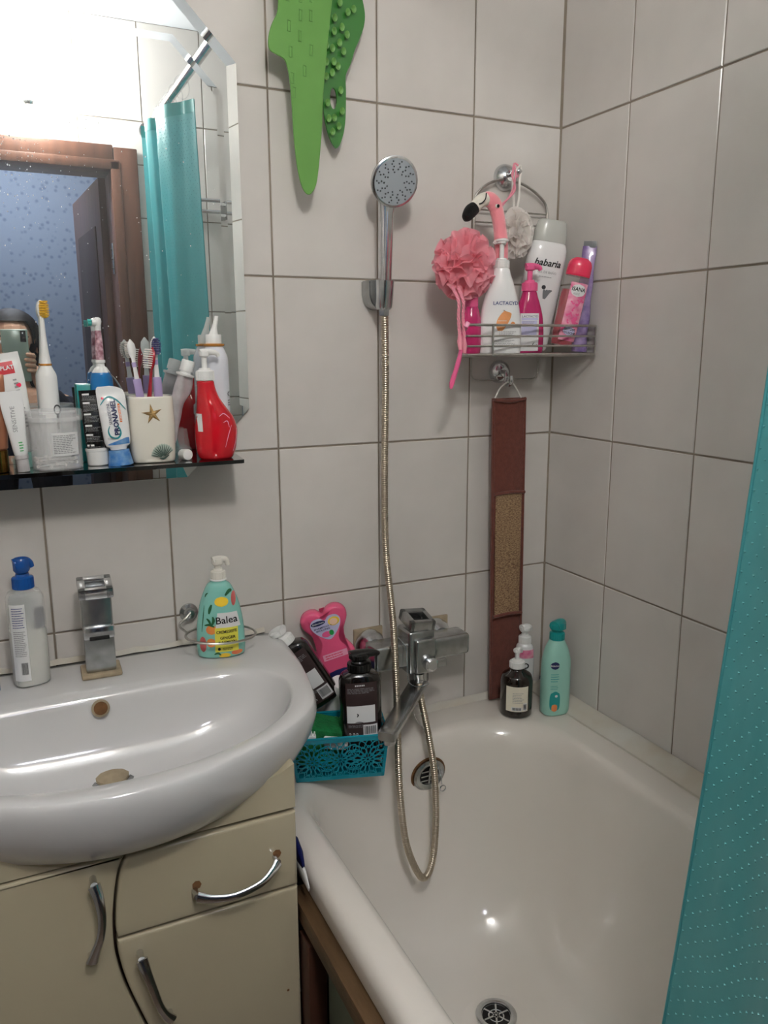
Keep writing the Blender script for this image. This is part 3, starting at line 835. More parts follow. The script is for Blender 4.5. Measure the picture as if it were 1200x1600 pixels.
# bronze tube standing on gold cap
t = thing('cream_tube', 'bronze brown cream tube on a gold cap at left shelf end', 'tube', (-1.056, -0.088, ST), group=G)
finish(lathe([(0.0125, 0), (0.0135, 0.001), (0.0135, 0.032), (0.012, 0.033)], 28), 'cap', 'gold', t)
Body([(0.033, 0.0125, 0.0125), (0.036, 0.0145, 0.0145), (0.09, 0.0165, 0.012), (0.132, 0.0175, 0.005), (0.141, 0.0175, 0.0012)], e=2.2).mesh('tube_body', 'bronze_tube', t)

def flat_tube(t, z0, z1, w0, w1, d0, m, name='tube_body', crimp=0.008, e=2.2, top=None):
    B = Body([(z0, w0*0.8, d0*0.8), (z0+0.003, w0, d0), (z0+(z1-z0)*0.35, w0+(w1-w0)*0.4, d0*0.85), (z1-crimp*2.5, w1, d0*0.3), (z1-crimp, w1, 0.0012), (z1, w1, 0.0010)], e=e)
    B.mesh(name, m, t)
    return B
# white toothpaste tube with red label, leaning
t = thing('toothpaste_tube', 'large white toothpaste tube with red label behind the brown tube', 'toothpaste', (-1.010, -0.046, ST), group=G, rot=(0, -0.17, 0.05))
B = flat_tube(t, 0.024, 0.172, 0.014, 0.0235, 0.013, 'white_plastic')
finish(lathe([(0.011, 0), (0.012, 0.001), (0.0125, 0.023), (0.009, 0.024)], 24), 'cap', 'mint', t)
l = patch(B.S, 0.142, 0.160, (-0.011, 0.012), 'red_label', 'ink_red', t)
lettering(B.S, [('SPLAT', 0.0005, 0.151, 0.0085, 0.02)], 'ink_white', l)
patch(B.S, 0.163, 0.169, (-0.006, -0.003), 'green_mark', 'ink_green', t, nu=2, nv=2)
strips(B.S, lines_of_print(0.006, 0.0125, 0.06, 0.135, 14, 2), 'ink_grey', t, 'small_print')
v0, v1, uf = blob(0.012, 0.124, 0.0035, 0.0035); patch(B.S, v0, v1, uf, 'round_mark', 'coral', t)
# small white tube, cap down
t = thing('toothpaste_tube', 'small pale tube with grey vertical word, cap down on shelf', 'toothpaste', (-1.0235, -0.098, ST), group=G, rot=(0, -0.08, 0.15))
B = flat_tube(t, 0.024, 0.118, 0.0095, 0.0155, 0.009, 'white_gloss', e=2.0)
finish(lathe([(0.0075, 0), (0.0085, 0.001), (0.0085, 0.019), (0.0095, 0.020), (0.0095, 0.025), (0.006, 0.026)], 24), 'cap', 'silver_foil', t)
lettering(B.S, [('SENSITIVE', -0.002, 0.078, 0.0085, 0.0, PI/2-0.05)], 'ink_grey', t)
strips(B.S, lines_of_print(-0.002, 0.004, 0.03, 0.046, 4, 5), 'ink_green', t, 'small_print')
# electric toothbrush, white
t = thing('electric_toothbrush', 'tall white electric toothbrush with yellow bristles behind the cotton bud box', 'toothbrush', (-0.978, -0.0335, ST), face_cam(-0.978, -0.03, 0.1), rot=None)
B = Body([(0, 0.012, 0.012), (0.002, 0.0135, 0.0135), (0.05, 0.0140, 0.0140), (0.10, 0.0150, 0.0140), (0.135, 0.0145, 0.0135), (0.150, 0.0085, 0.0085), (0.152, 0.0080, 0.0080)]); B.mesh('handle', 'white_plastic', t)
finish(lathe([(0.0086, 0.1515), (0.0090, 0.1525), (0.0086, 0.1545)], 24), 'ring', 'gold_ring', t)
finish(lathe([(0.0082, 0.1545), (0.0060, 0.17), (0.0038, 0.20), (0.0034, 0.225)], 20), 'neck', 'white_plastic', t)
finish(sphere((0, 0.002, 0.235), (0.0058, 0.0035, 0.014), 16, 10), 'brush_head', 'white_plastic', t)
b = bmesh.new()
for i in range(5):
    for k in range(10):
        x = (i-2)*0.002; z = 0.224+k*0.0025
        if abs(x) > 0.0052*math.sqrt(max(0, 1-((z-0.235)/0.0135)**2)): continue
        tube([(x, 0.0, z), (x*1.1+0.001*((k % 2)-0.5), -0.010, z)], 0.0010, 5, bm=b)
finish(b, 'bristles', 'yellow_bristle', t, rot=(0, 0, 0.9))
finish(torus((0.0095, -0.0125, 0.085), 0.0045, 0.0011, axis='y', n=22, sq=1.5), 'button_ring', 'ink', t)
finish(box((0.0095, -0.0128, 0.066), (0.0030, 0.002, 0.022), 0.001), 'button', 'ink', t)
# cotton bud box
t = thing('cotton_bud_box', 'round translucent plastic box of cotton buds with paper label', 'box', (-0.9755, -0.0805, ST), face_cam(-0.976, -0.08))
ro, hi = 0.037, 0.078
finish(loft([ell(0, 0, z, r, r, 40) for z, r in ((0, ro-0.003), (0.001, ro-0.001), (hi, ro), (hi, ro-0.0012), (0.003, ro-0.0022))], cap=True), 'tub', 'frosted', t)
finish(loft([ell(0, 0, z, r, r, 40) for z, r in ((hi-0.006, ro+0.0015), (hi-0.006, ro+0.0032), (hi+0.008, ro+0.0035), (hi+0.010, ro+0.002), (hi+0.0095, ro-0.004), (hi+0.006, ro-0.005))]), 'lid', 'frosted', t)
Bc = Body([(0, ro, ro), (hi, ro, ro)], 1)
l = patch(Bc.S, 0.022, 0.056, (-0.006, 0.030), 'paper_label', 'white_paper', t, nu=14)
strips(Bc.S, lines_of_print(-0.004, 0.028, 0.025, 0.053, 11, 8), 'ink_grey', l, 'small_print')
for i in range(12):
    a = random.uniform(0, PI); q = Vector((random.uniform(-0.008, 0.008), random.uniform(-0.008, 0.004), 0.006+0.0035*(i//3)))
    d = Vector((math.cos(a), math.sin(a), 0))*0.024
    c = thing('cotton_bud', 'white cotton buds lying loose inside the round translucent box', 'cotton bud', (0, 0, 0), group='cotton buds in the box')
    c.matrix_world = Matrix.Translation((-0.9755, -0.0805, ST))
    finish(tube([q-d, q+d], 0.0011, 6), 'stick', 'white_plastic', c)
    for e_ in (q+d, q-d): finish(sphere(e_, 0.0027, 8, 6), 'cotton_tip', 'white_bristle', c)
# teal packet leaning on the mirror
t = thing('packet', 'flat teal packet leaning on the mirror behind the black tube', 'packet', (-0.916, -0.030, ST), 0.0, group=G)
finish(box((0, 0, 0.061), (0.042, 0.010, 0.122), 0.002), 'carton', 'teal_pack', t)
# black tube with label boxes, white cap
t = thing('hair_tube', 'black tube with boxed small print standing on wide white cap', 'tube', (-0.9165, -0.074, ST), -0.10, group=G, rot=(0, -0.03, -0.1))
B = flat_tube(t, 0.024, 0.115, 0.0155, 0.018, 0.012, 'black_plastic', e=2.6)
finish(lathe([(0.0145, 0), (0.016, 0.0015), (0.0165, 0.022), (0.0175, 0.0225), (0.0175, 0.026), (0.014, 0.027)], 32), 'cap', 'white_plastic', t)
R = []; Wt = []
for (z0, z1) in ((0.100, 0.111), (0.083, 0.098), (0.066, 0.081), (0.052, 0.064), (0.036, 0.050), (0.027, 0.034)):
    R.append((-0.0145, 0.011, z0, z0+0.0004)); Wt.append((-0.0135, -0.0135+0.010, z1-0.0035, z1-0.0008)); R += lines_of_print(-0.0135, 0.010, z0+0.001, z1-0.004, max(1, int((z1-z0)/0.003)), int(z0*999), 0.3)
R.append((0.011, 0.0114, 0.028, 0.111))
strips(B.S, R, 'ink_grey', t, 'small_print'); strips(B.S, Wt, 'ink_white', t, 'print_tabs')
# child's electric toothbrush
t = thing('electric_toothbrush', "blue child's electric toothbrush with printed stem and teal bristles", 'toothbrush', (-0.8995, -0.041, ST), 0.0)
Body([(0, 0.013, 0.0125), (0.002, 0.0145, 0.014), (0.09, 0.0170, 0.0145), (0.120, 0.0172, 0.0145), (0.137, 0.0155, 0.0135), (0.140, 0.0140, 0.0125)]).mesh('handle', 'blue_handle', t)
Body([(0.139, 0.0141, 0.0126), (0.147, 0.0095, 0.009), (0.150, 0.0062, 0.0062), (0.1545, 0.006, 0.006), (0.155, 0.0075, 0.0075), (0.159, 0.0075, 0.0075), (0.1595, 0.006, 0.006)], 2).mesh('collar', 'white_plastic', t)
finish(lathe([(0.0062, 0.1595), (0.0060, 0.18), (0.0050, 0.200), (0.0046, 0.204)], 20), 'printed_stem', 'stem_print', t)
finish(lathe([(0.0048, 0.204), (0.0050, 0.212), (0.0062, 0.218), (0.0050, 0.2225), (0.002, 0.224)], 20), 'brush_head', 'white_plastic', t)
b = tube([(-0.003, -0.002, 0.216), (-0.009, -0.003, 0.216)], 0.0052, 18)
finish(b, 'head_disc', 'white_plastic', t)
b = bmesh.new()
for i in range(26):
    a = i*2.4; r = 0.0046*math.sqrt(i/26); tube([(-0.009, -0.003+r*math.cos(a), 0.216+r*math.sin(a)), (-0.0145, -0.003+r*1.15*math.cos(a), 0.216+r*1.15*math.sin(a))], 0.0008, 5, bm=b)
finish(b, 'bristles', 'teal_bristle', t)
# enamel toothpaste
t = thing('toothpaste_tube', 'white toothpaste tube with blue cap leaning before black tube and tumbler', 'toothpaste', (-0.8855, -0.090, ST), rot=(-0.03, -0.07, 0.02))
finish(lathe([(0.0185, 0), (0.0190, 0.001), (0.0158, 0.020), (0.0155, 0.0235), (0.012, 0.024)], 32), 'cap', 'blue_cap', t)
secs = [(0.0245, 0.0120, 0.0110), (0.028, 0.0135, 0.0115), (0.031, 0.0180, 0.0120), (0.040, 0.0198, 0.0118), (0.075, 0.0208, 0.0095), (0.100, 0.0212, 0.0045), (0.113, 0.0200, 0.0014, -0.001), (0.119, 0.0150, 0.0012, -0.005), (0.1215, 0.009, 0.0010, -0.009)]
B = Body(secs, 4, 2.3); B.mesh('tube_body', 'white_gloss', t)
lettering(B.S, [('PRONAMEL', 0.0005, 0.074, 0.0105, 0.035, PI/2, 1.0), ('SENSODYNE', -0.0070, 0.080, 0.0062, 0.0, PI/2, 0.95)], 'ink_navy', t)
patch(B.S, 0.066, 0.094, (0.0065, 0.0098), 'orange_bar', 'ink_orange', t, nu=2)
strips(B.S, [(0.0071, 0.0092, 0.068+0.0022*k, 0.0692+0.0022*k) for k in range(11)], 'ink_white', t, 'bar_print', off=0.0016)
# teal swoosh and ring
bm = bmesh.new()
def ribbon(S, pts, wd, bm, off=0.0012):
    P = catmull([(a, b_, 0) for a, b_ in pts], 6); n_ = len(P); prev = None
    for i, p in enumerate(P):
        d = (P[min(i+1, n_-1)]-P[max(i-1, 0)]).normalized(); q = Vector((-d.y, d.x, 0)); k = wd/2*(0.35+0.65*math.sin(PI*min(1, max(0, (i+0.5)/n_))))
        a, c = S(p.x+q.x*k, p.y+q.y*k, off), S(p.x-q.x*k, p.y-q.y*k, off)
        cur = (bm.verts.new(a), bm.verts.new(c))
        if prev: bm.faces.new((prev[0], prev[1], cur[1], cur[0]))
        prev = cur
ribbon(B.S, [(-0.018, 0.094), (-0.010, 0.103), (-0.002, 0.105), (0.008, 0.098), (0.018, 0.084)], 0.0026, bm)
finish(bm, 'teal_swoosh', 'ink_teal', t, flat=True); bm = bmesh.new()
ribbon(B.S, [(-0.0095, 0.062), (-0.0125, 0.054), (-0.010, 0.0455), (-0.001, 0.0425), (0.0045, 0.048), (0.0045, 0.056), (0.001, 0.062)], 0.0026, bm)
finish(bm, 'teal_ring', 'ink_teal', t, flat=True)
patch(B.S, 0.0325, 0.042, lambda v: (-0.016+(v-0.0325)*3.0 if False else -0.0155+max(0, (v-0.0345))*3.6, 0.0165), 'blue_wave', 'blue_cap', t, nv=6)
strips(B.S, lines_of_print(-0.015, -0.003, 0.0405, 0.0445, 2, 3, 0.3), 'ink_grey', t, 'small_print', off=0.0014)
v0, v1, uf = blob(-0.0135, 0.104, 0.002, 0.002); patch(B.S, v0, v1, uf, 'orange_dot', 'coral', t, nu=4, nv=6)

# ceramic tumbler
TX, TY = -0.8325, -0.0655
t = thing('tumbler', 'off white ceramic tumbler with starfish and shell, holding toothbrushes', 'tumbler', (TX, TY, ST), -0.05)
tr_ = [(0.0, 0.0310, 0.0290), (0.002, 0.0335, 0.0315), (0.02, 0.0350, 0.0330), (0.06, 0.0362, 0.0340), (0.090, 0.0352, 0.0335), (0.1015, 0.0350, 0.0330), (0.1035, 0.0340, 0.0320)]
B = Body(tr_, 3, 3.4, 48)
rgs = [ell(q[3], q[4], q[0], q[1], q[2], 48, 3.4) for q in B.secs]
for z, r in ((0.1030, 0.0318), (0.100, 0.0312), (0.03, 0.0312), (0.008, 0.028)): rgs.append(ell(0, 0, z, r, r*0.94, 48, 3.2))
finish(loft(rgs), 'cup', 'tumbler_glaze', t)
# starfish
st = []
for i in range(10):
    a = PI/2+0.15+i*PI/5; r = 0.0165 if i % 2 == 0 else 0.0052
    st.append((r*math.cos(a)-0.001, r*math.sin(a)+0.077))
bm = bmesh.new(); cc = bm.verts.new(B.S(-0.001, 0.077, 0.0035)); ps = []
for i in range(10):
    p, q = st[i], st[(i+1) % 10]; ps.append(bm.verts.new(B.S(p[0], p[1], 0.0008)))
for i in range(10): bm.faces.new((ps[i], ps[(i+1) % 10], cc))
finish(bm, 'starfish', 'starfish', t, ang=10)
# scallop shell
bm = bmesh.new(); c0 = (0.012, 0.009); cc = bm.verts.new(B.S(c0[0], c0[1], 0.0010)); ps = []
for i in range(25):
    a = 0.35+(PI-0.55)*i/24+0.1; r = 0.0205*(1.0+(0.05 if i % 2 else -0.02)); ps.append(bm.verts.new(B.S(c0[0]+r*math.cos(a)*0.88, c0[1]+r*math.sin(a), 0.0010+0.0004*(i % 2))))
for i in range(24): bm.faces.new((ps[i], ps[i+1], cc))
shl = finish(bm, 'scallop_shell', 'shell_print', t, ang=5)
bm = bmesh.new()
for i in range(12):
    a = 0.5+(PI-0.75)*i/11+0.05; ribbon(B.S, [(c0[0]+0.003*math.cos(a), c0[1]+0.003*math.sin(a)), (c0[0]+0.0195*math.cos(a)*0.88, c0[1]+0.0195*math.sin(a))], 0.0013, bm, 0.0030)
ribbon(B.S, [(c0[0]-0.006, c0[1]-0.001), (c0[0]+0.001, c0[1]-0.002), (c0[0]+0.009, c0[1]+0.003)], 0.003, bm, 0.0018)
finish(bm, 'shell_lines', 'shell_line', shl, flat=True)
# things standing in the tumbler (their feet rest on its floor)
def brush(name, label, p0, p1, hm, bm_, nm, head_len=0.030, bdir=-1, tw=0.0, grip=None, width=0.0072):
    """toothbrush from foot p0 to head tip p1"""
    P0, P1 = Vector(p0), Vector(p1); L = (P1-P0).length
    o_ = thing(name, label, 'toothbrush', P0); z = (P1-P0).normalized()
    o_.rotation_mode = 'QUATERNION'; q = Vector((0, 0, 1)).rotation_difference(z); o_.rotation_quaternion = q @ Euler((0, 0, tw)).to_quaternion()
    n_ = 24; pts = []; rr = []
    for i in range(n_+1):
        s = i/n_*L
        pts.append((0, 0.0015*math.sin(i/n_*PI), s)); h = (s-(L-head_len))/head_len
        if h > 0: rr.append(width*math.sqrt(max(0.02, 1-(2*h-1)**2*0.9)) if h < 1 else 0.001)
        else:
            k = s/(L-head_len); rr.append(0.0062 if k < 0.62 else 0.0062-(0.0028)*min(1, (k-0.62)/0.25))
    rr[0] = 0.003
    b_ = bmesh.new(); tube(pts, rr, 14, bm=b_, squash=(0.55, 1.0) if False else None)
    for v_ in b_.verts: v_.co.y *= 0.55
    finish(b_, 'handle', hm, o_)
    b_ = bmesh.new()
    for i in range(9):
        zz = L-head_len*0.9+i*head_len*0.095; wv = width*0.75*math.sqrt(max(0.05, 1-((i-4)/4.6)**2))
        for k in range(4):
            x = (k-1.5)/1.5*wv; tube([(x, bdir*0.002, zz), (x, bdir*0.0115, zz)], 0.0010, 5, bm=b_)
    finish(b_, 'bristles', bm_, o_)
    if grip:
        s0, s1 = L*0.48, L*0.66
        b_ = tube([(0, 0.0015, s0), (0, 0.0015, s1)], 0.0070, 14)
        for v_ in b_.verts: v_.co.y *= 0.62
        finish(b_, 'grip', grip, o_)
        b_ = tube([(0, 0.0012, L-head_len*1.45), (0, 0.0012, L-head_len*1.2)], 0.0036, 12); finish(b_, 'neck_grip', grip, o_)
    return o_
brush('toothbrush', 'white toothbrush with lilac grip leaning left in the tumbler', (TX-0.002, TY+0.006, ST+0.010), (-0.8535, -0.047, 1.343), 'white_plastic', 'white_bristle', None, bdir=1, grip='lilac_plastic', tw=0.4)
brush('toothbrush', 'red toothbrush with white bristles standing in the tumbler', (TX-0.014, TY-0.008, ST+0.010), (-0.8235, -0.071, 1.331), 'red_plastic', 'white_bristle', None, tw=-1.2, head_len=0.036, width=0.0080)
brush('toothbrush', 'white toothbrush with violet bristles and lilac grip in the tumbler', (TX+0.016, TY-0.004, ST+0.010), (-0.8185, -0.060, 1.347), 'white_plastic', 'violet_bristle', None, bdir=-1, grip='lilac_plastic', tw=0.15)
t = thing('tongue_scraper', 'thin grey curved blade leaning left out of the tumbler', 'scraper', (TX-0.022, TY+0.002, ST+0.012), rot=(0, -0.16, 0))
finish(tube(catmull([(0, 0, 0), (-0.001, 0, 0.06), (-0.001, 0, 0.09), (-0.006, 0, 0.115), (-0.016, 0, 0.135)], 5), [0.004, 0.004, 0.004, 0.004, 0.0042, 0.0045, 0.0048, 0.005, 0.0052, 0.0053, 0.0054, 0.0054, 0.0052, 0.005, 0.0047, 0.0043, 0.0038, 0.0032, 0.0026, 0.0018, 0.0008], 10, squash=(0.35, 1)), 'blade', 'grey_plastic', t)
t = thing('crushed_tube', 'crumpled silver tube with white screw cap sticking out of the tumbler', 'tube', (TX+0.022, TY+0.000, ST+0.020), rot=(0.02, 0.30, 0))
rg = []
for i in range(15):
    k = i/14; z = 0.118*k; rx = 0.010*(1-k)+0.0135*k; ry = 0.0016+0.0075*k**1.4
    rg.append([p+Vector((0.0022*math.sin(k*9), 0.002*math.sin(7*k+p.x*300)*k, 0)) for p in ell(0, 0, z, rx*(1+0.10*math.sin(k*17)), ry, 28, 2.0)])
finish(loft(rg), 'foil_body', 'silver_foil', t)
finish(lathe([(0.0135, 0.118), (0.0145, 0.120), (0.0145, 0.122), (0.0085, 0.123), (0.0080, 0.1265)], 24), 'shoulder', 'white_plastic', t)
finish(lathe([(0.0105, 0.1265), (0.0105, 0.142), (0.0095, 0.144)], 24), 'cap', 'white_plastic', t)
# lying white cap
t = thing('screw_cap', 'small white screw cap lying on shelf between tumbler and red bottle', 'cap', (-0.7845, -0.083, ST+0.0088), rot=(PI/2-0.05, 0, 0.30))
finish(lathe([(0.0078, -0.009), (0.0086, -0.008), (0.0088, 0.008), (0.0080, 0.009)], 26), 'shell', 'white_plastic', t)
finish(lathe([(0.0058, 0.0085), (0.0066, 0.0092), (0.0058, 0.0094)], 20), 'rim', 'white_gloss', t)
# white aerosol can
t = thing('spray_can', 'tall white nasal spray can with slanted nozzle behind the red bottle', 'spray can', (-0.7200, -0.0425, ST))
B = Body([(0, 0.0205, 0.0205), (0.003, 0.0225, 0.0225), (0.140, 0.0225, 0.0225), (0.160, 0.0220, 0.0220), (0.172, 0.0180, 0.0180), (0.180, 0.0140, 0.0140)], 4); B.mesh('can', 'can_white', t)
finish(lathe([(0.014, 0.179), (0.0172, 0.1800), (0.0175, 0.183), (0.014, 0.184)], 30), 'valve_ring', 'gold_ring', t)
b = lathe([(0.0128, 0.183), (0.0130, 0.197), (0.0120, 0.1985)], 26)
tube(catmull([(0.0, 0, 0.190), (0.0005, 0, 0.200), (0.003, 0, 0.212), (0.006, 0, 0.224), (0.0065, 0, 0.228)], 4), [0.009, 0.0088, 0.0085, 0.008, 0.0072, 0.0064, 0.0056, 0.0048, 0.0043, 0.0040, 0.0038, 0.0036, 0.0035, 0.0034, 0.0034, 0.0034, 0.003], 14, bm=b)
finish(b, 'nozzle', 'white_plastic', t)
bm = bmesh.new()
for k in range(14):
    a = k*2.4; r = 0.008*math.sqrt(k/14); ribbon(B.S, [(0.010+r*math.cos(a), 0.062+r*math.sin(a)), (0.013+r*math.cos(a), 0.064+r*math.sin(a)), (0.0125+r*math.cos(a), 0.067+r*math.sin(a))], 0.0012, bm)
finish(bm, 'blue_drops', 'can_blue', t, flat=True)
lettering(B.S, [('C', 0.0185, 0.102, 0.012, 0.02)], 'ink', t)
strips(B.S, lines_of_print(0.015, 0.021, 0.082, 0.094, 3, 21, 0.3), 'ink', t, 'small_print')
# red pump bottle
t = thing('soap_bottle', 'glossy red pear shaped soap bottle with white pump on the shelf', 'pump bottle', (-0.7365, -0.0835, ST), -0.02)
B = Body([(0, 0.0250, 0.0200, 0.002), (0.003, 0.0280, 0.0230, 0.002), (0.020, 0.0330, 0.0265, 0.003), (0.045, 0.0345, 0.0275, 0.004), (0.065, 0.0310, 0.0265, 0.003), (0.085, 0.0230, 0.0220, -0.003), (0.100, 0.0175, 0.0175, -0.007), (0.115, 0.0145, 0.0145, -0.009), (0.124, 0.0138, 0.0138, -0.010), (0.126, 0.0115, 0.0115, -0.010)], 5)
B.mesh('bottle', 'red_bottle', t)
pump(t, 0.1255, 'white_plastic', rc=0.0142, hc=0.020, rs=0.0042, hs=0.022, nl=0.024, nh=0.009, rot=0.15, droop=0.004, c=(-0.010, 0))
patch(B.S, 0.046, 0.074, (-0.0275, -0.0215), 'side_label', 'white_paper', t, nu=4)
bm = bmesh.new()
for pts in ([(0.012, 0.020), (0.018, 0.040), (0.024, 0.055)], [(0.004, 0.070), (0.012, 0.074), (0.022, 0.066)], [(0.026, 0.012), (0.032, 0.030), (0.034, 0.050)], [(0.010, 0.060), (0.017, 0.062), (0.020, 0.052)]): ribbon(B.S, pts, 0.0012, bm, 0.0006)
finish(bm, 'embossed_lines', 'pink_light', t, flat=True)

# ================================================================== ON THE WASHBASIN
SZ = 0.8112
t = thing('soap_bottle', 'clear half full bottle with blue pump at the back of washbasin', 'pump bottle', (-1.040, -0.064, SZ), face_cam(-1.04, -0.07, 0.2))
B = Body([(0, 0.0230, 0.0190), (0.003, 0.0268, 0.0225), (0.10, 0.0275, 0.0232), (0.138, 0.0275, 0.0232), (0.150, 0.0235, 0.020), (0.154, 0.0145, 0.0145), (0.158, 0.0135, 0.0135)], 4, 2.8)
B.mesh('bottle', 'clear_plastic', t)
Body([(0.002, 0.0245, 0.0205), (0.004, 0.0258, 0.0215), (0.088, 0.0262, 0.0220), (0.090, 0.0262, 0.0220)], 2, 2.8).mesh('soap', 'milky', t)
pump(t, 0.155, 'blue_pump', rc=0.0155, hc=0.024, rs=0.0065, hs=0.012, nl=0.014, nh=0.020, rot=0.0, droop=0.004)
l = patch(B.S, 0.012, 0.136, (-0.026, -0.006), 'label', 'white_paper', t, nu=8)
strips(B.S, lines_of_print(-0.024, -0.008, 0.098, 0.132, 9, 12, 0.35), 'ink_blue', l, 'small_print'); strips(B.S, lines_of_print(-0.024, -0.008, 0.052, 0.094, 14, 13), 'ink_grey', l, 'small_print')
barcode(B.S, -0.019, -0.008, 0.018, 0.046, l, off=0.0014)
l = patch(B.S, 0.094, 0.128, (0.006, 0.022), 'rear_label', 'ink_grey', t)
t = thing('bottle', 'blue bottle cut off at the left edge of the washbasin', 'bottle', (-1.1035, -0.080, SZ))
Body([(0, 0.015, 0.015), (0.003, 0.0175, 0.0175), (0.062, 0.0175, 0.0175), (0.072, 0.012, 0.012)], 3).mesh('bottle', 'blue_handle', t)
finish(lathe([(0.011, 0.071), (0.0115, 0.073), (0.0115, 0.087), (0.010, 0.088)], 24), 'cap', 'white_plastic', t)
# lemon soap bottle
BX, BY = -0.7400, -0.0790
t = thing('soap_bottle', 'aqua soap bottle with lemons, oranges and yellow label in ring holder', 'pump bottle', (BX, BY, SZ), face_cam(BX, BY, 0.0))
B = Body([(0, 0.0350, 0.0185), (0.003, 0.0395, 0.0215), (0.02, 0.0410, 0.0230), (0.055, 0.0392, 0.0230), (0.09, 0.0335, 0.0215), (0.115, 0.0250, 0.0185), (0.126, 0.0190, 0.016), (0.131, 0.0130, 0.0125), (0.134, 0.0125, 0.0125)], 5, 2.3)
B.mesh('bottle', 'soap_aqua', t)
finish(lathe([(0.0130, 0.133), (0.0142, 0.1345), (0.0130, 0.136)], 28), 'neck_ring', 'white_plastic', t)
pump(t, 0.135, 'milky', rc=0.0122, hc=0.018, rs=0.0050, hs=0.012, nl=0.018, nh=0.012, rot=0.3, droop=0.008)
l = patch(B.S, 0.055, 0.081, lambda v: (-0.008+(v-0.055)*0.15, 0.0285+(0.081-v)*0.2), 'white_label', 'white_paper', t, nu=10, off=0.0009)
lettering(B.S, [('Balea', 0.0105, 0.068, 0.0175, 0.012, 0.05)], 'ink_black', l, off=0.0014)
l = patch(B.S, 0.012, 0.055, lambda v: (-0.0095+(0.055-v)*-0.02, 0.0290), 'yellow_label', 'lemon_label', t, nu=10, off=0.0009)
lettering(B.S, [('CREMESEIFE', 0.0098, 0.0475, 0.0072, 0.02, 0.04, 0.92), ('GINGER', 0.0115, 0.0370, 0.0072, 0.02, 0.04), ('& LEMON', 0.0105, 0.0290, 0.0072, 0.02, 0.04)], 'ink_black', l, off=0.0014)
strips(B.S, lines_of_print(0.002, 0.020, 0.0145, 0.020, 2, 3, 0.35), 'ink', l, 'small_print', off=0.0014)
v0, v1, uf = blob(-0.0035, 0.0175, 0.0024, 0.003); patch(B.S, v0, v1, uf, 'drop_mark', 'ink_black', l, nu=4, nv=6, off=0.0014)
for n_, m_, cu, cv, ru, rv in (('lemon', 'lemon', 0.0035, 0.1000, 0.0115, 0.0085), ('orange', 'orange_fruit', -0.0150, 0.0520, 0.0090, 0.0085), ('lemon', 'lemon', 0.0055, 0.0050, 0.0095, 0.0045), ('citrus_slice', 'orange_fruit', -0.0165, 0.0290, 0.0075, 0.0080), ('citrus_slice', 'orange_fruit', 0.026, 0.0085, 0.0095, 0.0045), ('red_bloom', 'pink_leaf', -0.0300, 0.026, 0.0055, 0.014), ('red_bloom', 'pink_leaf', 0.0235, 0.103, 0.004, 0.012)):
    v0, v1, uf = blob(cu, cv, ru, rv); patch(B.S, v0, v1, uf, n_, m_, t, nu=8, nv=10, off=0.0005)
bm = bmesh.new()
for pts, wd in (([(0.010, 0.110), (0.017, 0.117), (0.021, 0.116)], 0.006), ([(-0.018, 0.080), (-0.016, 0.088), (-0.013, 0.096)], 0.005), ([(-0.026, 0.060), (-0.018, 0.061), (-0.010, 0.057)], 0.004), ([(-0.015, 0.058), (-0.018, 0.067), (-0.022, 0.072)], 0.004), ([(-0.014, 0.060), (-0.011, 0.068), (-0.012, 0.075)], 0.005),
                ([(-0.012, 0.008), (-0.006, 0.010), (-0.001, 0.006)], 0.004), ([(-0.023, 0.108), (-0.021, 0.1125), (-0.018, 0.115)], 0.002), ([(-0.031, 0.048), (-0.028, 0.072), (-0.025, 0.094)], 0.0014)): ribbon(B.S, pts, wd, bm, 0.0008)
finish(bm, 'leaves', 'leaf', t, flat=True)
# suction-cup ring holder
t = thing('ring_holder', 'chrome wire ring holder with suction cup around the lemon soap bottle', 'holder', (-0.7770, -0.001, 0.868))
finish(lathe([(0.0165, 0), (0.016, 0.003), (0.011, 0.008), (0.0105, 0.012), (0.008, 0.016), (0.003, 0.018)], 28), 'suction_cup', 'chrome_dull', t, rot=(PI/2, 0, 0))
RC = Vector((BX+0.777+0.001, BY+0.001+0.002, -0.022))
P = [(-0.004, -0.018, 0.0), (-0.012, -0.022, -0.012), (-0.024, -0.030, -0.030)]
ring = []
for i in range(37):
    a = PI*0.86 + 2*PI*i/37; ring.append(RC + Vector((0.0600*math.cos(a), 0.0400*math.sin(a), -0.004*math.cos(a)+0.003*math.sin(a))))
P = catmull([(0.0, -0.016, 0.004), (-0.010, -0.020, -0.004), (-0.022, -0.024, -0.014), tuple(ring[0])], 6)
finish(merge(tube(ring, 0.0022, 10, closed=True), tube(P, 0.0022, 10)), 'wire_ring', 'steel_wire', t)

# ================================================================== SHOWER SET
HX = -0.412
t = thing('shower_holder', 'chrome wall bracket carrying the hand shower', 'holder', (HX, -0.001, 1.420), 0.0)
b = bmesh.new()
rg = []
for y, wx, hz in ((0, 0.021, 0.030), (-0.010, 0.022, 0.030), (-0.026, 0.022, 0.026), (-0.032, 0.019, 0.020)):
    pass
sh_ol = [(-0.023, 0.026), (-0.0225, 0.0), (-0.018, -0.014), (-0.008, -0.0235), (0.002, -0.026), (0.010, -0.0235), (0.018, -0.014), (0.022, 0.0), (0.0225, 0.026)]
b = prism(sh_ol, -0.036, axis='y'); bmesh.ops.bevel(b, geom=b.edges[:], offset=0.002, segments=2, affect='EDGES')
finish(b, 'bracket', 'chrome_dull', t)
b = lathe([(0.0125, -0.024), (0.0150, -0.020), (0.0165, 0.018), (0.0170, 0.026), (0.0140, 0.0265)], 24, c=(0, 0))
finish(b, 'cradle', 'chrome', t, loc=(0.0, -0.050, -0.001), rot=(0.10, 0, 0))
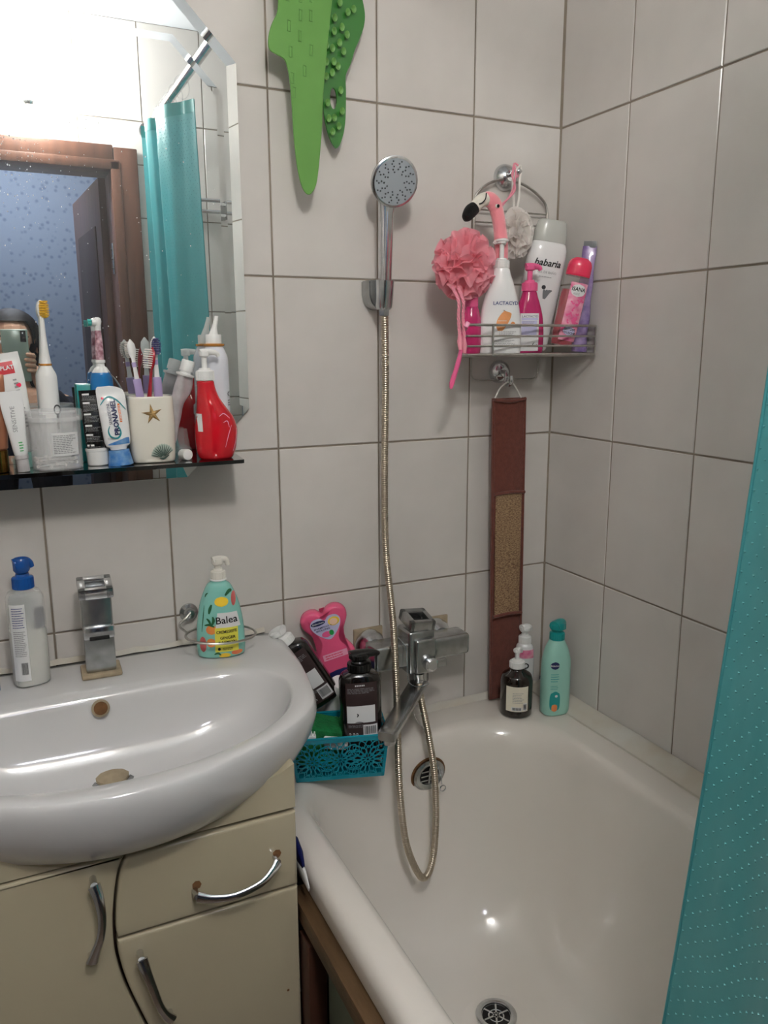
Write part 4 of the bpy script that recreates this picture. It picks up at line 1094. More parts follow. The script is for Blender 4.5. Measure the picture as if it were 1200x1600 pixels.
t = thing('hand_shower', 'round chrome hand shower with grey nozzle face in the wall bracket', 'shower', (HX, -0.051, 1.400), rot=(0.05, 0.0, 0))
secs = [(0.0, 0.0095, 0.0095), (0.03, 0.0112, 0.0105), (0.10, 0.0125, 0.0115), (0.150, 0.0135, 0.0115), (0.175, 0.0165, 0.0105, 0.001, -0.002), (0.190, 0.020, 0.010, 0.002, -0.006)]
B = Body(secs, 4, 2.4); B.mesh('handle', 'chrome', t)
b = tube([(-0.004, -0.0105, 0.036), (-0.004, -0.0125, 0.10), (-0.003, -0.0120, 0.158)], [0.003, 0.0036, 0.0026], 8)
finish(b, 'handle_ridge', 'chrome', t)
hd = finish(lathe([(0.010, -0.016), (0.024, -0.012), (0.037, -0.004), (0.0415, 0.003), (0.0418, 0.008), (0.0385, 0.0100)], 40), 'head', 'chrome', t, loc=(0.005, -0.016, 0.207), rot=(PI/2+0.28, 0, -0.10))
fc = finish(lathe([(0.0375, 0.009), (0.0372, 0.0112), (0.010, 0.0116)], 40), 'face_plate', 'shower_face', hd)
b = bmesh.new()
for k in range(14):
    a = 2*PI*k/14
    for j, r in enumerate((0.016, 0.0205, 0.025, 0.0295, 0.0335)):
        if j == 0 and k % 2: continue
        da = 0.10*(j % 2)
        lathe([(0.0015, 0.0112), (0.0011, 0.0126)], 6, bm=b, c=(r*math.cos(a+da), r*math.sin(a+da)))
nz_ = finish(b, 'nozzles', 'nozzle', fc); nz_['kind'] = 'stuff'

def hose_mesh(ctrl, r=0.0068, pitch=0.0040, n=12):
    P = catmull(ctrl, 26); L = [0.0]
    for a, c in zip(P, P[1:]): L.append(L[-1]+(c-a).length)
    tot = L[-1]; m = int(tot/pitch*4); out = []; rr = []; j = 0
    for i in range(m+1):
        s = tot*i/m
        while j < len(L)-2 and L[j+1] < s: j += 1
        t_ = (s-L[j])/max(1e-9, (L[j+1]-L[j])); out.append(P[j]+(P[j+1]-P[j])*t_); rr.append(r*(1.0 if i % 4 < 2 else 0.90))
    return tube(out, rr, n)
t = thing('shower_hose', 'ribbed metal shower hose hanging down the wall and looping into the tub', 'hose', (0, 0, 0))
ctrl = [(HX, -0.0500, 1.400), (HX+0.002, -0.049, 1.36), (-0.408, -0.046, 1.25), (-0.4075, -0.040, 1.10), (-0.4065, -0.042, 0.95), (-0.408, -0.075, 0.82), (-0.421, -0.114, 0.72), (-0.428, -0.135, 0.62), (-0.441, -0.170, 0.52), (-0.441, -0.195, 0.43), (-0.424, -0.210, 0.370),
        (-0.404, -0.206, 0.352), (-0.383, -0.195, 0.378), (-0.369, -0.180, 0.45), (-0.3620, -0.160, 0.53), (-0.362, -0.135, 0.60), (-0.362, -0.105, 0.66), (-0.360, -0.090, 0.700)]
finish(hose_mesh(ctrl), 'hose', 'hose_metal', t, ang=60)
finish(lathe([(0.0085, 0), (0.0095, 0.002), (0.0105, 0.022), (0.0090, 0.024)], 6), 'coupling_nut', 'chrome', t, loc=(HX, -0.0505, 1.383))
finish(lathe([(0.0090, 0), (0.0100, 0.002), (0.0100, 0.018)], 16), 'coupling_nut', 'chrome', t, loc=(-0.360, -0.091, 0.690))

# ================================================================== BATH MIXER
t = thing('bath_mixer', 'chrome single lever bath mixer with long square spout on tiled wall', 'tap', (-0.353, 0, 0.748), 0)
for sx in (-0.075, 0.075):
    finish(box((sx, -0.0035, 0.004), (0.062, 0.006, 0.064), 0.001), 'wall_plate', 'limescale', t, label='scaled tan wall plate')
    finish(lathe([(0.030, 0.004), (0.030, 0.012), (0.024, 0.024), (0.018, 0.034)], 32), 'rosette', 'chrome', t, loc=(sx, -0.002, 0.004), rot=(PI/2, 0, 0))
finish(box((-0.048, -0.062, -0.002), (0.100, 0.050, 0.050), 0.006, 3), 'inlet_bar', 'chrome_dull', t)
finish(box((0.062, -0.062, 0.000), (0.100, 0.050, 0.044), 0.008, 3), 'inlet_bar', 'chrome_dull', t)
finish(box((0.0, -0.064, 0.002), (0.056, 0.056, 0.088), 0.006, 3), 'valve_body', 'chrome_dull', t)
b = bmesh.new()
box((0, 0.020, 0), (0.054, 0.016, 0.022), 0.003, bm=b); box((0, -0.022, 0), (0.054, 0.012, 0.022), 0.003, bm=b)
box((-0.0215, 0, 0), (0.011, 0.056, 0.022), 0.003, bm=b); box((0.0215, 0, 0), (0.011, 0.056, 0.022), 0.003, bm=b); box((0, 0, -0.008), (0.05, 0.05, 0.005), bm=b)
lv = finish(b, 'lever', 'chrome_dull', t, loc=(0.002, -0.066, 0.060), rot=(0.22, 0.10, 0))
finish(box((0, -0.001, -0.004), (0.030, 0.028, 0.002)), 'lever_opening', 'dark', lv)
dv = finish(box((0.004, -0.096, -0.004), (0.044, 0.012, 0.070), 0.005, 3), 'front_plate', 'chrome_dull', t)
finish(lathe([(0.013, 0), (0.014, 0.003), (0.014, 0.012), (0.010, 0.015)], 28), 'diverter', 'chrome', dv, loc=(0.010, -0.101, -0.018), rot=(PI/2, 0, 0))
finish(box((0.024, -0.109, -0.018), (0.040, 0.008, 0.018), 0.004, 3), 'diverter_lever', 'chrome_dull', dv)
finish(lathe([(0.018, -0.014), (0.019, -0.010), (0.019, 0.014)], 28), 'spout_joint', 'chrome_dull', t, loc=(0.004, -0.072, -0.050))
# spout swung to the left and forward
S0 = Vector((0.004, -0.074, -0.066)); S1 = Vector((-0.137, -0.214, -0.088))
d = (S1-S0).normalized(); side = Vector((-d.y, d.x, 0)).normalized(); up = side.cross(d)*-1
rg = []
for k, (w_, h_) in ((-0.02, (0.0165, 0.006)), (0.0, (0.0175, 0.0085)), (0.9, (0.0165, 0.0085)), (0.985, (0.0165, 0.010)), (1.0, (0.0150, 0.009))):
    c = S0+(S1-S0)*k
    rg.append([c+side*(w_*math.copysign(abs(math.cos(a))**0.4, math.cos(a)))+up*(h_*math.copysign(abs(math.sin(a))**0.4, math.sin(a))) for a in [2*PI*i/28 for i in range(28)]])
sp = finish(loft(rg), 'spout', 'chrome_dull', t)
finish(lathe([(0.0120, -0.012), (0.0125, -0.010), (0.0125, 0.0)], 24), 'spout_outlet', 'chrome', sp, loc=tuple(S1-d*0.016+Vector((0, 0, -0.008))))

# plug chain
t = thing('plug_chain', 'thin bead chain hung over the bath mixer down to the overflow', 'chain', (0, 0, 0))
def beads(ctrl, r, step):
    P = catmull(ctrl, 20); b_ = bmesh.new(); acc = 0; last = None
    for a, c in zip(P, P[1:]):
        acc += (c-a).length
        if acc >= step:
            acc = 0
            b3 = bmesh.new(); bmesh.ops.create_icosphere(b3, subdivisions=1, radius=r); bmesh.ops.translate(b3, verts=b3.verts[:], vec=c); b_ = merge(b3, b_)
    return merge(tube(P[::3], r*0.35, 5), b_)
ch = [(-0.392, -0.040, 0.780), (-0.394, -0.080, 0.778), (-0.389, -0.092, 0.765), (-0.388, -0.096, 0.735), (-0.386, -0.098, 0.700), (-0.376, -0.106, 0.690), (-0.360, -0.110, 0.690), (-0.3435, -0.100, 0.688), (-0.338, -0.090, 0.680)]
o = finish(beads(ch, 0.0014, 0.0032), 'bead_chain', 'chrome', t); o['kind'] = 'stuff'
ch = [(-0.352, -0.065, 0.680), (-0.356, -0.060, 0.640), (-0.352, -0.062, 0.60), (-0.344, -0.090, 0.580), (-0.338, -0.122, 0.535), (-0.332, -0.132, 0.505), (-0.330, -0.134, 0.485)]
o = finish(beads(ch, 0.0012, 0.0030), 'bead_chain', 'chrome', t); o['kind'] = 'stuff'
finish(torus((-0.329, -0.136, 0.478), 0.006, 0.0012, axis='y', n=20), 'ring', 'chrome', t)

# ================================================================== GREEN BATH MAT
t = thing('bath_mat', 'green rubber crocodile bath mat hanging folded over a hook on wall', 'bath mat', (0, -0.035, 0))
left_ol = [(-0.520, 2.06), (-0.505, 1.98), (-0.5045, 1.93), (-0.5045, 1.885), (-0.512, 1.83), (-0.5185, 1.78), (-0.5235, 1.735), (-0.5265, 1.69), (-0.5305, 1.65), (-0.535, 1.615), (-0.540, 1.592),
           (-0.549, 1.5785), (-0.5575, 1.579), (-0.5655, 1.592), (-0.572, 1.62), (-0.5765, 1.665), (-0.5785, 1.71), (-0.5805, 1.742), (-0.584, 1.766), (-0.590, 1.778), (-0.603, 1.783), (-0.6135, 1.789), (-0.6145, 1.805), (-0.6085, 1.825),
           (-0.5985, 1.845), (-0.597, 1.87), (-0.601, 1.90), (-0.612, 1.93), (-0.616, 1.96), (-0.600, 1.98), (-0.602, 2.03), (-0.58, 2.07), (-0.55, 2.08)]
def smooth_ol(ol, k=4): return [(p.x, p.y) for p in catmull([(a, b_, 0) for a, b_ in ol], k, closed=True)]
sq_ = lambda ol, dx=0: [(x+dx, z if z < 1.93 else 1.93+(z-1.93)*0.35) for x, z in ol]
SL = smooth_ol(sq_(left_ol))
b = plate(SL, 0.0035)
bmesh.ops.bevel(b, geom=[e for e in b.edges if len(e.link_faces) == 2 and e.calc_face_angle(0) > 1.2], offset=0.0008, segments=1, affect='EDGES')
lf = finish(b, 'front_flap', 'mat_green', t, loc=(0, -0.022, 0))
for x, z in ((-0.5605, 1.845), (-0.5430, 1.847), (-0.5800, 1.827), (-0.5625, 1.815), (-0.5785, 1.790), (-0.5435, 1.797), (-0.5555, 1.765), (-0.5765, 1.752), (-0.5745, 1.731), (-0.560, 1.872), (-0.542, 1.875), (-0.581, 1.87), (-0.56, 1.91), (-0.54, 1.93)):
    b = bmesh.new(); w_, h_ = 0.0046, 0.0155
    for c, s_ in (((-w_/2, 0, 0), (0.0008, 0.0012, h_)), ((w_/2, 0, 0), (0.0008, 0.0012, h_)), ((0, 0, h_/2), (w_+0.0008, 0.0012, 0.0014)), ((0, 0, -h_/2), (w_+0.0008, 0.0012, 0.0014))): box(c, s_, bm=b)
    finish(b, 'raised_frame', 'mat_green', lf, loc=(x, -0.0005, z), rot=(0, 0.05, 0))
right_ol = [(-0.533, 2.06), (-0.530, 1.90), (-0.5285, 1.82), (-0.528, 1.75), (-0.5270, 1.715), (-0.5225, 1.69), (-0.516, 1.672), (-0.508, 1.6605), (-0.503, 1.661), (-0.497, 1.670), (-0.4905, 1.69), (-0.4875, 1.715), (-0.4865, 1.75),
            (-0.4865, 1.775), (-0.484, 1.795), (-0.477, 1.815), (-0.4675, 1.835), (-0.4595, 1.855), (-0.4575, 1.875), (-0.463, 1.90), (-0.472, 1.93), (-0.478, 1.99), (-0.49, 2.05), (-0.51, 2.075)]
SR = smooth_ol([(x+(0.007 if x > -0.4875 and z > 1.78 else 0), z) for x, z in sq_(right_ol, 0.0135)])
hole = [(-0.4960+0.0062*math.cos(a)*(1.0 if math.sin(a) < 0 else 1.0), 1.737+0.0165*math.sin(a)) for a in [2*PI*i/28 for i in range(28)]]
def ring_fill(ol, hl, depth):
    """flat plate with one hole: outer points joined to the hole through scanline quads via bmesh triangle fill"""
    bm = bmesh.new(); eds = []
    for loop in (ol, hl):
        vs = [bm.verts.new((x, 0, z)) for x, z in loop]
        for i in range(len(vs)): eds.append(bm.edges.new((vs[i], vs[(i+1) % len(vs)])))
    bmesh.ops.triangle_fill(bm, use_beauty=True, use_dissolve=False, edges=eds)
    r = bmesh.ops.extrude_face_region(bm, geom=bm.faces[:])
    bmesh.ops.translate(bm, verts=[g_ for g_ in r['geom'] if isinstance(g_, bmesh.types.BMVert)], vec=(0, depth, 0))
    return bm
rf = finish(ring_fill(SR, hole, 0.0035), 'rear_flap', 'mat_green_dark', t, loc=(0, 0.003, 0), label='suction cup side of the mat')
cups = [(-0.520, 1.868), (-0.508, 1.858), (-0.4985, 1.882), (-0.4845, 1.870), (-0.5215, 1.842), (-0.5095, 1.838), (-0.4955, 1.846), (-0.4865, 1.836), (-0.5235, 1.815), (-0.5130, 1.812), (-0.5000, 1.822), (-0.4930, 1.810), (-0.5240, 1.790), (-0.5110, 1.792), (-0.5035, 1.786),
        (-0.5140, 1.775), (-0.5245, 1.768), (-0.4990, 1.750), (-0.5230, 1.728), (-0.4970, 1.718), (-0.5115, 1.706), (-0.5215, 1.704), (-0.5035, 1.694), (-0.5150, 1.684), (-0.474, 1.876), (-0.488, 1.90), (-0.505, 1.90), (-0.52, 1.90), (-0.497, 1.924), (-0.512, 1.93)]
for x, z in cups:
    b = lathe([(0.0014, -0.0005), (0.0016, 0.003), (0.0040, 0.0072), (0.0045, 0.0080), (0.0034, 0.0076), (0.0008, 0.0055)], 14)
    for v_ in b.verts: v_.co.y *= 1.35
    finish(b, 'suction_cup', 'mat_green', rf, loc=(x+0.0135, -0.0002, z), rot=(PI/2+0.1, 0, 0))
finish(tube(catmull([(-0.53, -0.020, 1.965), (-0.525, -0.016, 1.982), (-0.52, -0.008, 1.989), (-0.515, 0.0, 1.982), (-0.513, 0.005, 1.965)], 5), 0.018, 12, squash=(0.12, 1)), 'fold', 'mat_green', t)
hk = thing('wall_hook', 'chrome wall hook carrying the green bath mat', 'hook', (-0.522, -0.001, 1.975))
finish(lathe([(0.018, 0), (0.018, 0.004), (0.012, 0.008)], 24), 'hook_plate', 'chrome', hk, rot=(PI/2, 0, 0))
finish(tube([(0, -0.005, 0), (0, -0.045, -0.004), (0, -0.056, 0.004), (0, -0.058, 0.016)], 0.0035, 10), 'hook_arm', 'chrome', hk)

# ================================================================== WIRE CADDY
CZ0, CZ1 = 1.3125, 1.3665
cd = thing('wire_caddy', 'chrome wire shower caddy full of bottles in the tiled corner', 'caddy', (0, 0, 0))
front = [(-0.222, -0.014), (-0.245, -0.030), (-0.296, -0.118), (-0.304, -0.136), (-0.296, -0.148), (-0.28, -0.150), (-0.030, -0.150), (-0.016, -0.148), (-0.008, -0.138), (-0.008, -0.125), (-0.022, -0.030), (-0.034, -0.014)]
W = 0.0019
b = bmesh.new()
for z, r in ((CZ1, 0.0024), (1.3475, W), (1.3300, W), (CZ0+0.0022, 0.0024)):
    tube([(x, y, z) for x, y in front], r, 8, closed=True, bm=b)
finish(b, 'hoops', 'steel_wire', cd)
b = bmesh.new()
for k in range(15):
    x = -0.292+k*0.0196
    def yb(x): return -0.014 if -0.222 < x < -0.034 else (-0.014-(abs(x+0.222))*1.55 if x < -0.1 else -0.014-(x+0.034)*4.4)
    tube([(x, -0.149, CZ0+0.0005), (x, max(-0.148, yb(x)), CZ0+0.0005)], 0.0014, 6, bm=b)
tube([(-0.290, -0.11, CZ0-0.001), (-0.012, -0.11, CZ0-0.001)], 0.0017, 6, bm=b)
finish(b, 'floor_wires', 'steel_wire', cd)
for x, y in ((-0.2465, -0.1512), (-0.0135, -0.1465), (-0.2225, -0.0135), (-0.034, -0.0135), (-0.301, -0.140)):
    finish(tube([(x, y, CZ0), (x, y, CZ1+0.001)], 0.0021, 8), 'upright', 'steel_wire', cd)
arch = [(-0.210, -0.012, CZ0), (-0.2105, -0.012, 1.45), (-0.2105, -0.012, 1.56), (-0.2095, -0.012, 1.600), (-0.200, -0.013, 1.617), (-0.178, -0.015, 1.632), (-0.150, -0.016, 1.640), (-0.122, -0.016, 1.6385), (-0.09, -0.015, 1.630), (-0.060, -0.013, 1.614), (-0.045, -0.012, 1.598), (-0.041, -0.012, 1.57), (-0.041, -0.012, 1.45), (-0.041, -0.012, CZ0)]
arch = [(x+0.0065, y, z) for x, y, z in arch]
finish(tube(catmull(arch, 5), 0.0026, 10), 'arch', 'steel_wire', cd)
finish(tube([(-0.2030, -0.012, 1.5835), (-0.0355, -0.012, 1.5835)], 0.0016, 8), 'cross_wire', 'steel_wire', cd)
finish(tube([(-0.2030, -0.012, 1.5610), (-0.0355, -0.012, 1.5610)], 0.0016, 8), 'cross_wire', 'steel_wire', cd)
low = [(-0.205, -0.012, CZ0), (-0.205, -0.012, 1.275), (-0.200, -0.012, 1.266), (-0.19, -0.012, 1.2635), (-0.06, -0.012, 1.2635), (-0.050, -0.012, 1.266), (-0.045, -0.012, 1.275), (-0.045, -0.012, CZ0)]
finish(tube(low, 0.0018, 8), 'lower_frame', 'steel_wire', cd)
def cup(x, z, R, par, name='suction_cup'):
    return finish(lathe([(R, 0), (R, 0.003), (R*0.92, 0.009), (R*0.70, 0.016), (R*0.42, 0.020), (R*0.40, 0.0225)], 36), name, 'chrome', par, loc=(x, -0.001, z), rot=(PI/2, 0, 0))
cup(-0.1310, 1.6465, 0.0245, cd); cup(-0.1330, 1.2790, 0.0230, cd)
finish(tube(catmull([(-0.131, -0.022, 1.6475), (-0.132, -0.032, 1.650), (-0.130, -0.042, 1.6500)], 4), [0.0045]*9, 12), 'hook_stem', 'chrome', cd)
finish(sphere((-0.130, -0.046, 1.650), 0.0072, 18, 12), 'hook_knob', 'chrome', cd)
finish(tube(catmull([(-0.1385, -0.022, 1.2790), (-0.139, -0.034, 1.2790), (-0.1395, -0.040, 1.268), (-0.140, -0.036, 1.2600), (-0.1405, -0.048, 1.2545), (-0.1405, -0.058, 1.2610), (-0.1405, -0.057, 1.272)], 5), 0.0040, 12), 'lower_hook', 'chrome', cd)

BZ = CZ0+0.0022
GB = 'bottles in the wire caddy'
# large white wash bottle front left
x, y = -0.2130, -0.1220
t = thing('wash_bottle', 'white tapered intimate wash bottle with white pump, front of caddy', 'pump bottle', (x, y, BZ), face_cam(x, y, 0.12), group=GB)
B = Body([(0, 0.0345, 0.0160), (0.004, 0.0380, 0.0185), (0.02, 0.0388, 0.0195), (0.045, 0.0384, 0.0195), (0.080, 0.0345, 0.0190), (0.115, 0.0260, 0.0175), (0.138, 0.0182, 0.0150), (0.150, 0.0145, 0.0135), (0.152, 0.0130, 0.0125)], 5, 2.3)
B.mesh('bottle', 'white_gloss', t)
pump(t, 0.151, 'white_plastic', rc=0.0138, hc=0.018, rs=0.0042, hs=0.027, nl=0.014, nh=0.006, rot=2.9, droop=0.002, disc=True)
lettering(B.S, [('LACTACYD', 0.0075, 0.090, 0.0088, 0.01)], 'ink_blue', t)
v0, v1, uf = 0.042, 0.078, lambda v: (-0.006-0.008*math.sin((v-0.042)/0.036*PI)**0.8+(v-0.042)*0.35, 0.002+0.0165*math.sin(min(1, (v-0.042)/0.034)*PI/2)**0.9*(1 if v < 0.073 else max(0, (0.078-v)/0.005)))
l = patch(B.S, v0, v1, uf, 'orange_petal', 'orange_print', t, nv=16)
v0, v1, uf = blob(0.021, 0.054, 0.004, 0.0042); patch(B.S, v0, v1, uf, 'orange_petal', 'orange_print', t, nv=8, nu=6)
strips(B.S, lines_of_print(-0.006, 0.012, 0.051, 0.063, 2, 33, 0.2), 'ink_white', l, 'white_print')
strips(B.S, lines_of_print(-0.004, 0.028, 0.034, 0.042, 3, 31, 0.3)+lines_of_print(-0.016, 0.026, 0.016, 0.027, 4, 32, 0.3), 'ink_grey', t, 'small_print')
# magenta pump bottle
x, y = -0.1440, -0.1130
t = thing('wash_bottle', 'translucent magenta pump bottle with lilac label in the caddy', 'pump bottle', (x, y, BZ), face_cam(x, y, 0.2), group=GB)
B = Body([(0, 0.024, 0.0150), (0.004, 0.0272, 0.0175), (0.03, 0.0285, 0.0185), (0.065, 0.0262, 0.0178), (0.092, 0.0198, 0.0155), (0.106, 0.0150, 0.0135), (0.112, 0.0135, 0.0125), (0.114, 0.0115, 0.0115)], 5, 2.3)
B.mesh('bottle', 'pink_clear', t)
pump(t, 0.1135, 'pink_solid', rc=0.0140, hc=0.020, rs=0.0050, hs=0.022, nl=0.020, nh=0.009, rot=0.1, droop=0.004)
l = patch(B.S, 0.006, 0.074, (-0.018, 0.016), 'label', 'white_paper', t)
lettering(B.S, [('LACTACYD', -0.0005, 0.068, 0.0058)], 'ink_blue', l)
patch(B.S, 0.034, 0.061, (-0.016, 0.012), 'lilac_panel', 'lilac_label', l, off=0.0010)
patch(B.S, 0.062, 0.0655, (-0.016, 0.014), 'panel_line', 'lilac_label', l, off=0.0010, nv=1)
strips(B.S, lines_of_print(-0.014, 0.010, 0.050, 0.060, 4, 41, 0.3), 'ink_grey', l, 'small_print', off=0.0014)
bm = bmesh.new(); ribbon(B.S, [(0.008, 0.022), (0.005, 0.017), (0.009, 0.014), (0.013, 0.018)], 0.0016, bm); finish(bm, 'recycling_mark', 'ink_black', l, flat=True)
# big white-lilac gel bottle, leaning
x, y = -0.104, -0.062
t = thing('gel_bottle', 'large white and pink bath gel bottle standing on its clear cap end up', 'bottle', (x, y, BZ+0.010), group=GB, rot=(0.03, 0.15, face_cam(x, y, 0.22)))
B = Body([(0, 0.0290, 0.0180), (0.005, 0.0325, 0.0205), (0.05, 0.0345, 0.0215), (0.12, 0.0365, 0.0220), (0.165, 0.0372, 0.0220), (0.185, 0.0365, 0.0210), (0.196, 0.0330, 0.0190), (0.200, 0.0300, 0.0170)], 4, 2.8)
B.mesh('bottle', 'white_gloss', t)
mat('cap_clear', (222, 224, 218), 0.2, trans=0.35)
Body([(0.199, 0.0315, 0.0185), (0.201, 0.0320, 0.0188), (0.222, 0.0300, 0.0180), (0.236, 0.0270, 0.0165), (0.239, 0.0235, 0.0140)], 3, 2.8).mesh('cap', 'cap_clear', t)
lettering(B.S, [('babaria', 0.000, 0.160, 0.0175, 0.02, 0.0, 1.0, 0.25)], 'ink_black', t)
lettering(B.S, [('GEL DE BAÑO', 0.002, 0.143, 0.0058)], 'ink_grey', t)
strips(B.S, lines_of_print(-0.012, 0.016, 0.133, 0.138, 1, 34, 0.2), 'ink_grey', t, 'small_print')
bm = bmesh.new()
for a0 in (0.2, 0.7, 1.2, 1.7): ribbon(B.S, [(0.004+0.002*math.cos(a0), 0.095), (0.004+0.008*math.cos(a0), 0.108), (0.004+0.014*math.cos(a0), 0.112)], 0.005, bm)
finish(bm, 'leaf_print', 'grey_plastic', t, flat=True)
v0, v1, uf = blob(0.001, 0.116, 0.004, 0.004); patch(B.S, v0, v1, uf, 'seed_print', 'ink', t, nu=5, nv=8)
# kids shower gel
x, y = -0.0750, -0.1220
t = thing('shower_gel', 'clear bottle of dark red gel with coral flip cap and pink label', 'bottle', (x, y, BZ+0.014), group=GB, rot=(0.0, 0.20, face_cam(x, y, 0.10)))
B = Body([(0, 0.0175, 0.0150), (0.004, 0.0205, 0.0175), (0.03, 0.0235, 0.0195), (0.08, 0.0245, 0.0200), (0.115, 0.0235, 0.0190), (0.128, 0.0225, 0.0185), (0.131, 0.0205, 0.0170)], 4, 2.5)
B.mesh('bottle', 'clear_shell', t)
Body([(0.003, 0.0195, 0.0165), (0.03, 0.0224, 0.0184), (0.08, 0.0234, 0.0189), (0.102, 0.0228, 0.0184), (0.104, 0.0226, 0.0182)], 3, 2.5).mesh('gel', 'red_gel', t)
Body([(0.130, 0.0220, 0.0180), (0.133, 0.0228, 0.0188), (0.148, 0.0225, 0.0185), (0.158, 0.0190, 0.0160), (0.163, 0.012, 0.011)], 5, 2.3).mesh('cap', 'coral', t)
l = patch(B.S, 0.012, 0.118, lambda v: (-0.010, 0.0215), 'label', 'pink_label', t, nu=8, nv=14)
v0, v1, uf = blob(0.0060, 0.104, 0.0135, 0.0115); lg = patch(B.S, v0, v1, uf, 'label_cloud', 'white_paper', l, off=0.0010)
lettering(B.S, [('ISANA', 0.0060, 0.1060, 0.0100, 0.02, 0, 0.9)], 'ink_black', lg, off=0.0014)
lettering(B.S, [('KIDS', 0.004, 0.0975, 0.0055)], 'ink_grey', lg, off=0.0014)
v0, v1, uf = blob(0.0065, 0.030, 0.0115, 0.008); lg = patch(B.S, v0, v1, uf, 'label_cloud', 'lilac_label', l, off=0.0010)
lettering(B.S, [('GLITZER', 0.0068, 0.033, 0.0058, 0.02, 0, 0.95), ('+DUSCHE', 0.0068, 0.0265, 0.0058, 0.02, 0, 0.95)], 'ink_black', lg, off=0.0014)
bm = bmesh.new(); rq = random.Random(5)
for k in range(16):
    u, v = rq.uniform(-0.004, 0.017), rq.uniform(0.046, 0.092)
    for j in range(3):
        a = rq.uniform(0, 6.3); ribbon(B.S, [(u, v), (u+0.0025*math.cos(a), v+0.0025*math.sin(a)), (u+0.0045*math.cos(a+0.3), v+0.0045*math.sin(a+0.3))], 0.0030, bm)
finish(bm, 'flower_print', 'pink_solid', l, flat=True)
# lilac refill bag
x, y = -0.0195, -0.1080
t = thing('refill_pouch', 'glossy lilac pouch standing at the right end of the caddy', 'pouch', (x, y, BZ), group=GB, rot=(0.0, 0.06, -0.9))
rg = []
for i in range(20):
    k = i/19; z = 0.004+0.196*k; ry = 0.013*(1-k)**0.7+0.0012; rx = 0.0135-0.001*k
    rg.append([p+Vector((0.001*math.sin(k*20+p.x*90), 0.0016*math.sin(k*13+p.x*200), 0)) for p in ell(0, 0, z, rx, ry, 28, 2.6)])
finish(loft(rg), 'pouch', 'lilac_bag', t)
finish(box((0, 0, 0.203), (0.024, 0.0022, 0.012), 0.0006), 'top_seal', 'grey_plastic', t)
# pink bottle hidden at left
x, y = -0.2620, -0.1020
t = thing('wash_bottle', 'short glossy deep pink bottle at left behind the white pump bottle', 'bottle', (x, y, BZ), group=GB, rotz=0)
Body([(0, 0.0145, 0.013), (0.003, 0.0175, 0.016), (0.02, 0.0190, 0.018), (0.06, 0.0180, 0.017), (0.082, 0.0130, 0.0125), (0.085, 0.0115, 0.0115)], 4).mesh('bottle', 'pink_clear', t)
finish(lathe([(0.0120, 0.0845), (0.0125, 0.086), (0.0120, 0.102), (0.010, 0.104)], 24), 'cap', 'pink_solid', t)
# pink razor hanging at left
t = thing('razor', 'pink razor handle hanging at the left end of the caddy', 'razor', (-0.309, -0.150, 1.352), rot=(0, 0.25, 0.2))
finish(tube(catmull([(0, 0, 0.010), (0, -0.001, -0.01), (0.001, -0.004, -0.035), (0.0, -0.003, -0.06), (-0.001, 0, -0.085), (0, 0.001, -0.098)], 5), [0.0022]*4+[0.0028]*4+[0.0036]*4+[0.0042]*6+[0.0046]*4+[0.004, 0.0036, 0.003, 0.002], 10), 'handle', 'pink_solid', t)
b = box((0, 0.0, 0.014), (0.034, 0.008, 0.010), 0.002); finish(b, 'razor_head', 'pink_light', t, rot=(0.3, 0, 0.9))
finish(box((0, -0.004, -0.045), (0.0030, 0.003, 0.03), 0.001), 'grip_inlay', 'white_plastic', t)

# flamingo bath pouf
PC = Vector((-0.2850, -0.1130, 1.470))
t = thing('bath_pouf', 'pink flamingo bath pouf of ruffled net hanging left of the caddy', 'bath pouf', tuple(PC))
def ruffles(R, n_, seed, sq=(1, 1, 1), amp=0.10, fr=7):
    rn = random.Random(seed); bm = bmesh.new()
    for k in range(n_):
        ph = math.acos(1-2*(k+0.5)/n_); th = k*2.39996
        ax = Vector((math.sin(ph)*math.cos(th), math.sin(ph)*math.sin(th), math.cos(ph)))
        u_ = ax.orthogonal().normalized(); v_ = ax.cross(u_); al = rn.uniform(0.35, 0.95); f1 = rn.randint(fr-3, fr+3); p1 = rn.uniform(0, 6); p2 = rn.uniform(0, 6)
        n2 = 72; prev = None; first = None
        for i in range(n2):
            t_ = 2*PI*i/n2; row = []
            for j, rr in enumerate((0.35, 0.65, 0.88, 1.0)):
                a_ = al + (rr**2)*0.17*math.sin(f1*t_+p1)+0.06*math.sin((f1*2+1)*t_+p2)*rr
                rad = R*rr*(0.93+0.07*math.sin(f1*0.5*t_+p2))
                d_ = ax*math.cos(a_)+(u_*math.cos(t_)+v_*math.sin(t_))*math.sin(a_)
                row.append(bm.verts.new((d_.x*rad*sq[0], d_.y*rad*sq[1], d_.z*rad*sq[2])))
            if prev:
                for j in range(3): bm.faces.new((prev[j], prev[j+1], row[j+1], row[j]))
            else: first = row
            prev = row
        for j in range(3): bm.faces.new((prev[j], prev[j+1], first[j+1], first[j]))
    return bm
b = ruffles(0.062, 20, 3, (1.0, 0.72, 1.02), fr=5); sphere((0, 0, 0), (0.040, 0.026, 0.040), 20, 14, bm=b)
finish(b, 'ruffled_net', 'pink_net', t, ang=80)
def rel(p): return tuple(Vector(p)-PC+Vector((-0.0100, 0.018, 0.002) if p[2] > 1.44 and p[0] < -0.19 else (0, 0, 0)))
